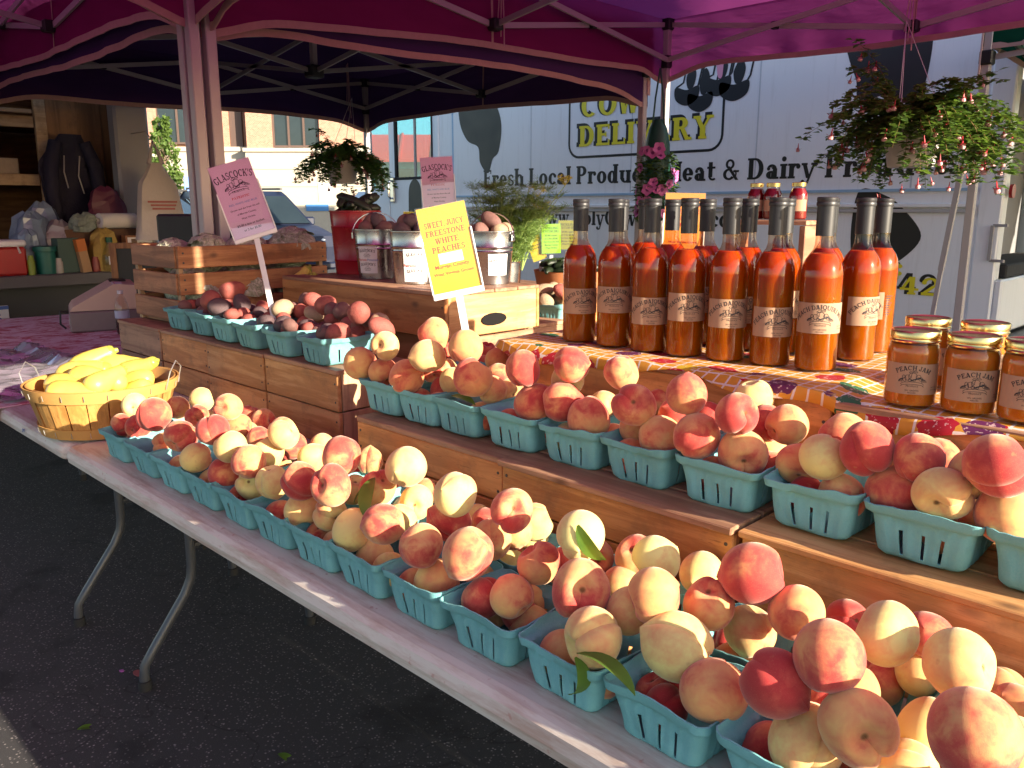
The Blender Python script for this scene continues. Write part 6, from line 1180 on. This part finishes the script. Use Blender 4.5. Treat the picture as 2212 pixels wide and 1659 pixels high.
MB().sphere((.043,.02,.07), .028, 10, 6, (.1,1.5,.7)).sphere((.043,-.03,.045), .022, 10, 6, (.1,1.5,.7)).build('picture', mk('print_orange', (.55,.2,.03), .6), fp_); decal(text_mesh('Vanilla Wafers', .026, .0005), 'lettering', INK, fp_, (.0425,.005,.135), (pi/2,0,pi/2)); MB().box(.0425,.0435,-.06,-.02,.18,.225).build('emblem', mk('print_brown', (.15,.09,.05), .6), fp_)
rl = thing('paper_roll', 'white paper towel roll lying on the cartons', 'roll', (-6.45,2.39,1.30), (0,0,.2)); MB().lathe([(.022,-.14),(.055,-.14),(.055,.14),(.022,.14),(.022,-.14)], 24).build('paper', PAPER, rl, (0,0,0), (pi/2,0,0))
item('cardboard_box', 'brown box under the paper towel roll', 'box', MB().box(-.1,.1,-.3,.3,0,.295,.004), mk('box_brown', (.12,.06,.035), .8), (-6.56,2.33,BZ)); item('folded_cloth', 'striped folded cloth beside the paper towel roll', 'cloth', bagmesh(.2,.24,.11,9), mk('striped_cloth', (.22,.26,.22), .8, .5, 50), (-6.5,2.18,1.243), (.2,0,.4))
item('pink_bag', 'magenta bag hanging low inside the truck post', 'bag', bagmesh(.16,.28,.3,11), mk('bag_magenta', (.10,.012,.04), .5, .25, 10), (-6.72,2.42,1.25))
for i, (y, z0, w, h, c, nm) in enumerate(((1.46,1.645,.16,.2,(.20,.12,.05),'brown carton on the middle truck shelf'),(1.30,1.645,.14,.16,(.06,.07,.09),'dark bin on the middle truck shelf'),(1.95,1.645,.14,.12,(.30,.24,.18),'pale folded sack on the middle truck shelf'))):
    item('shelf_box', nm, 'box', MB().box(-.15,.15,-w/2,w/2,0,h,.006), mk('shelf_box_%d' % i, c, .7, .3, 20), (-7.45,y,z0+.001))
for i, (x, y, c, nm) in enumerate(((-6.34,1.93,(.45,.42,.36),'white jar on the truck bed before the dull green box'),(-6.33,2.17,(.25,.05,.04),'small red can on the truck bed by the carton'),(-6.31,2.38,(.10,.12,.16),'dark bottle on the truck bed beside the glass jug'))):
    item('bed_jar', nm, 'jar', MB().lathe([(0,0),(.026,0),(.028,.01),(.028,.075),(.022,.09),(.022,.105),(0,.106)], 16), mk('bed_jar_%d' % i, c, .4, .15, 30), (x,y,BZ))
# jacket hanging on the partition
jk = thing('hanging_jacket', 'dark navy jacket hanging on the partition in the truck', 'jacket', (-7.02,2.30,1.28)); NAVY = mk('navy_nylon', (.010,.009,.028), .8, .4, 12, bump=.5, bd=.01)
b = MB(); vs = []; rnd = random.Random(2); n, m = 18, 16
for i in range(m+1):
    t_ = i/m; w = .17*(.75+.45*sin(pi*min(1,t_*.9+.1)))*(1-.35*max(0,t_-.7)/.3); 
    for k in range(n): a = 2*pi*k/n; q = 1+.14*sin(4*a+t_*4)+.08*sin(7*a-t_*9); vs.append((.05*sin(a)*q, w*cos(a)*q+.02*sin(t_*7), .66*t_))
b.add(vs, [(i*n+k,i*n+(k+1)%n,(i+1)*n+(k+1)%n,(i+1)*n+k) for i in range(m) for k in range(n)] + [tuple(range(n-1,-1,-1)), tuple(range(m*n,m*n+n))], True); b.build('body', NAVY, jk)
for s in (-1,1): MB().tube([(.03,.1*s,.6),(.06,.16*s,.42),(.07,.17*s,.2),(.06,.15*s,.08)], [.05,.055,.05,.045], 10).build('sleeve', NAVY, jk)
MB().tube([(.06,.05,.5),(.085,.02,.35),(.08,.05,.22)], .005, 5).tube([(.06,-.06,.5),(.085,-.08,.38),(.08,-.06,.26)], .005, 5).build('cord', STEELD, jk)
# white plastic carrier bag on the post
cb_ = thing('carrier_bag', 'white plastic carrier bag with red print hanging on the truck post', 'bag', (-6.33,2.66,1.16)); BAGW = mk('carrier_white', (.56,.50,.48), .45, .1, 9, bump=.4, bd=.01)
b = MB(); vs = []; n, m = 20, 16
for i in range(m+1):
    t_ = i/m; w = .20-.085*t_ if t_ < .74 else .137*(1-.7*((t_-.74)/.26)**.8); d_ = .09*(1-.8*t_)
    for k in range(n): a = 2*pi*k/n; q = 1+.05*sin(5*a+t_*3)+.05*sin(8*a); vs.append((d_*sin(a)*q+.01, w*cos(a)*q, .56*t_))
b.add(vs, [(i*n+k,i*n+(k+1)%n,(i+1)*n+(k+1)%n,(i+1)*n+k) for i in range(m) for k in range(n)] + [tuple(range(n-1,-1,-1)), tuple(range(m*n,m*n+n))], True); b.build('sack', BAGW, cb_)
MB().tube([(.01,.05,.55),(.0,.02,.66),(-.02,.0,.72)], [.016,.01,.006], 7).tube([(.01,-.05,.55),(.0,-.02,.66),(-.02,.0,.72)], [.016,.01,.006], 7).build('handle', BAGW, cb_)
for k, (y0, y1, z) in enumerate(((-.12,.1,.27),(-.1,.09,.245),(-.09,.08,.22),(.10,.16,.12))):
    q = MB(); q.add([(.098-.1*y*y, y, z+dz) for y in [y0+(y1-y0)*i/8 for i in range(9)] for dz in (0,.014)], [(2*i,2*i+2,2*i+3,2*i+1) for i in range(8)]); q.build('red_print', mk('faded_red', (.42,.12,.11), .6), cb_, fix=False)
MB().tube([(-6.33-.02,2.66,1.88),(-6.45,2.66,1.95),(-6.73,2.66,1.95)], .004, 5).build('hook', STEELD, cb_, (6.33,-2.66,-1.16))
# ================================================================ on the floral cloth: till, chalkboard, soda bottle, black tub
CZ = .748
rg = thing('cash_register', 'beige cash register on a grey drawer at the far left table', 'cash register', (-4.86,1.68,CZ), (0,0,-.30)); BEI = mk('beige_plastic', (.62,.47,.36), .5, .06, 10); GRD = mk('drawer_grey', (.22,.19,.18), .5)
MB().box(-.23,.23,-.17,.17,.0,.105,.006).build('drawer', GRD, rg)
b = MB(); b.prism([(-.165,.108),(.165,.108),(.165,.235),(.06,.245),(.04,.235),(-.15,.13)], lambda u, w, q: (-.21+q, u, w), .42); b.build('housing', BEI, rg); MB().box(-.14,.0,.045,.13,.2415,.250,.003).build('display', BLACKP, rg); MB().box(.06,.19,.05,.1,.2425,.2445).build('sticker', PAPER, rg)
MB().tube([(.05,-.168,.09),(.06,-.21,.1),(.075,-.215,.03),(.08,-.19,.004)], .006, 6).build('cable', BLACKP, rg); MB().box(-.08,.08,-.1725,-.1705,.02,.06).build('drawer_label', PAPER, rg)
ch_ = thing('chalkboard', 'small blank chalkboard in a wooden frame behind the cash register', 'chalkboard', (-5.12,1.99,CZ), (0,0,1.10)); OAK = wood('oak_z', (.38,.20,.08), (.26,.13,.05), 2, knots=False)
MB().box(-.125,.125,-.004,.004,.12,.42).build('slate', mk('slate', (.045,.055,.05), .8), ch_)
for x in (-.125,.125): MB().box(x-.018,x+.018,-.012,.012,.0,.44,.002).build('frame_post', OAK, ch_)
for z in (.12,.425): MB().box(-.106,.106,-.011,.011,z-.017,z+.017,.002).build('frame_rail', OAK, ch_)
MB().bar((0,.012,.40),(0,.2,.0),.02,.012).build('prop', OAK, ch_)
sb = thing('soda_bottle', 'half empty plastic soda bottle in front of the slatted crate', 'bottle', (-4.45,1.63,CZ)); MB().lathe([(0,.003),(.028,.003),(.033,.015),(.033,.075),(0,.075)], 18).build('cola', mk('cola', (.02,.005,.004), .2), sb); MB().lathe([(0,0),(.03,0),(.0345,.015),(.0335,.06),(.0345,.12),(.033,.15),(.022,.185),(.013,.2),(.013,.22)], 20).build('plastic', CLEAR, sb); MB().lathe([(.0352,.085),(.0352,.125)], 20).build('label', mk('label_blue', (.45,.5,.62), .5), sb); MB().lathe([(.0145,.21),(.015,.228),(0,.229)], 12).build('cap', WHITEP, sb)
bk_ = thing('black_tub', 'black plastic tub with strap handles against the post cluster', 'tub', (-3.88,1.86,.744), (0,0,.78)); 
MB().box(-.2,.2,-.12,.12,.0,.62,.01).build('wall', BLACKP, bk_)
for z in (.58,.50,.42): MB().tube([(-.02,-.125,z),(.04,-.19,z-.01),(.14,-.19,z-.03),(.19,-.125,z-.02)], .012, 6).build('strap', BLACKP, bk_)
# ================================================================ litter on the asphalt
dl = obj('fallen_leaf', LB[2], None, (-1.77,.93,.004), (0,0,.4)); tag(dl, 'curled green leaf lying on the dark asphalt', 'leaf'); dl2 = obj('fallen_leaf', LB[2], None, (-2.25,.60,.004), (0.1,0,1.4)); tag(dl2, 'green leaf fallen near the sunlit asphalt corner', 'leaf')
b = MB(); P = blob([(-.02,-.006),(-.005,-.012),(.015,-.008),(.022,.006),(.004,.010),(-.018,.008)], 4); b.prism(P, lambda u, w, q: (u, w, .001+q), .002); item('petal_scrap', 'reddish petal scrap on the asphalt near the table leg', 'scrap', b, mk('petal_red', (.35,.10,.09), .7), (-2.42,.83,0)); 
b = MB(); P = blob([(-.007,-.005),(.006,-.004),(.008,.004),(-.004,.005)], 4); b.prism(P, lambda u, w, q: (u, w, .001+q), .002); item('petal_scrap', 'tiny magenta petal on the asphalt beside the reddish scrap', 'scrap', b, mk('petal_magenta', (.45,.12,.4), .7), (-2.47,.80,0))

# ================================================================ look-alikes that can be told apart by their order get it in their label
same_label = {}
for o in bpy.data.objects:
    if o.parent is None and 'label' in o: same_label.setdefault(o['label'], []).append(o)
for lab, os_ in same_label.items():
    if 1 < len(os_) <= 6 and 'past the right edge' not in lab and len(lab.split()) < 14: disamb(lab, os_)
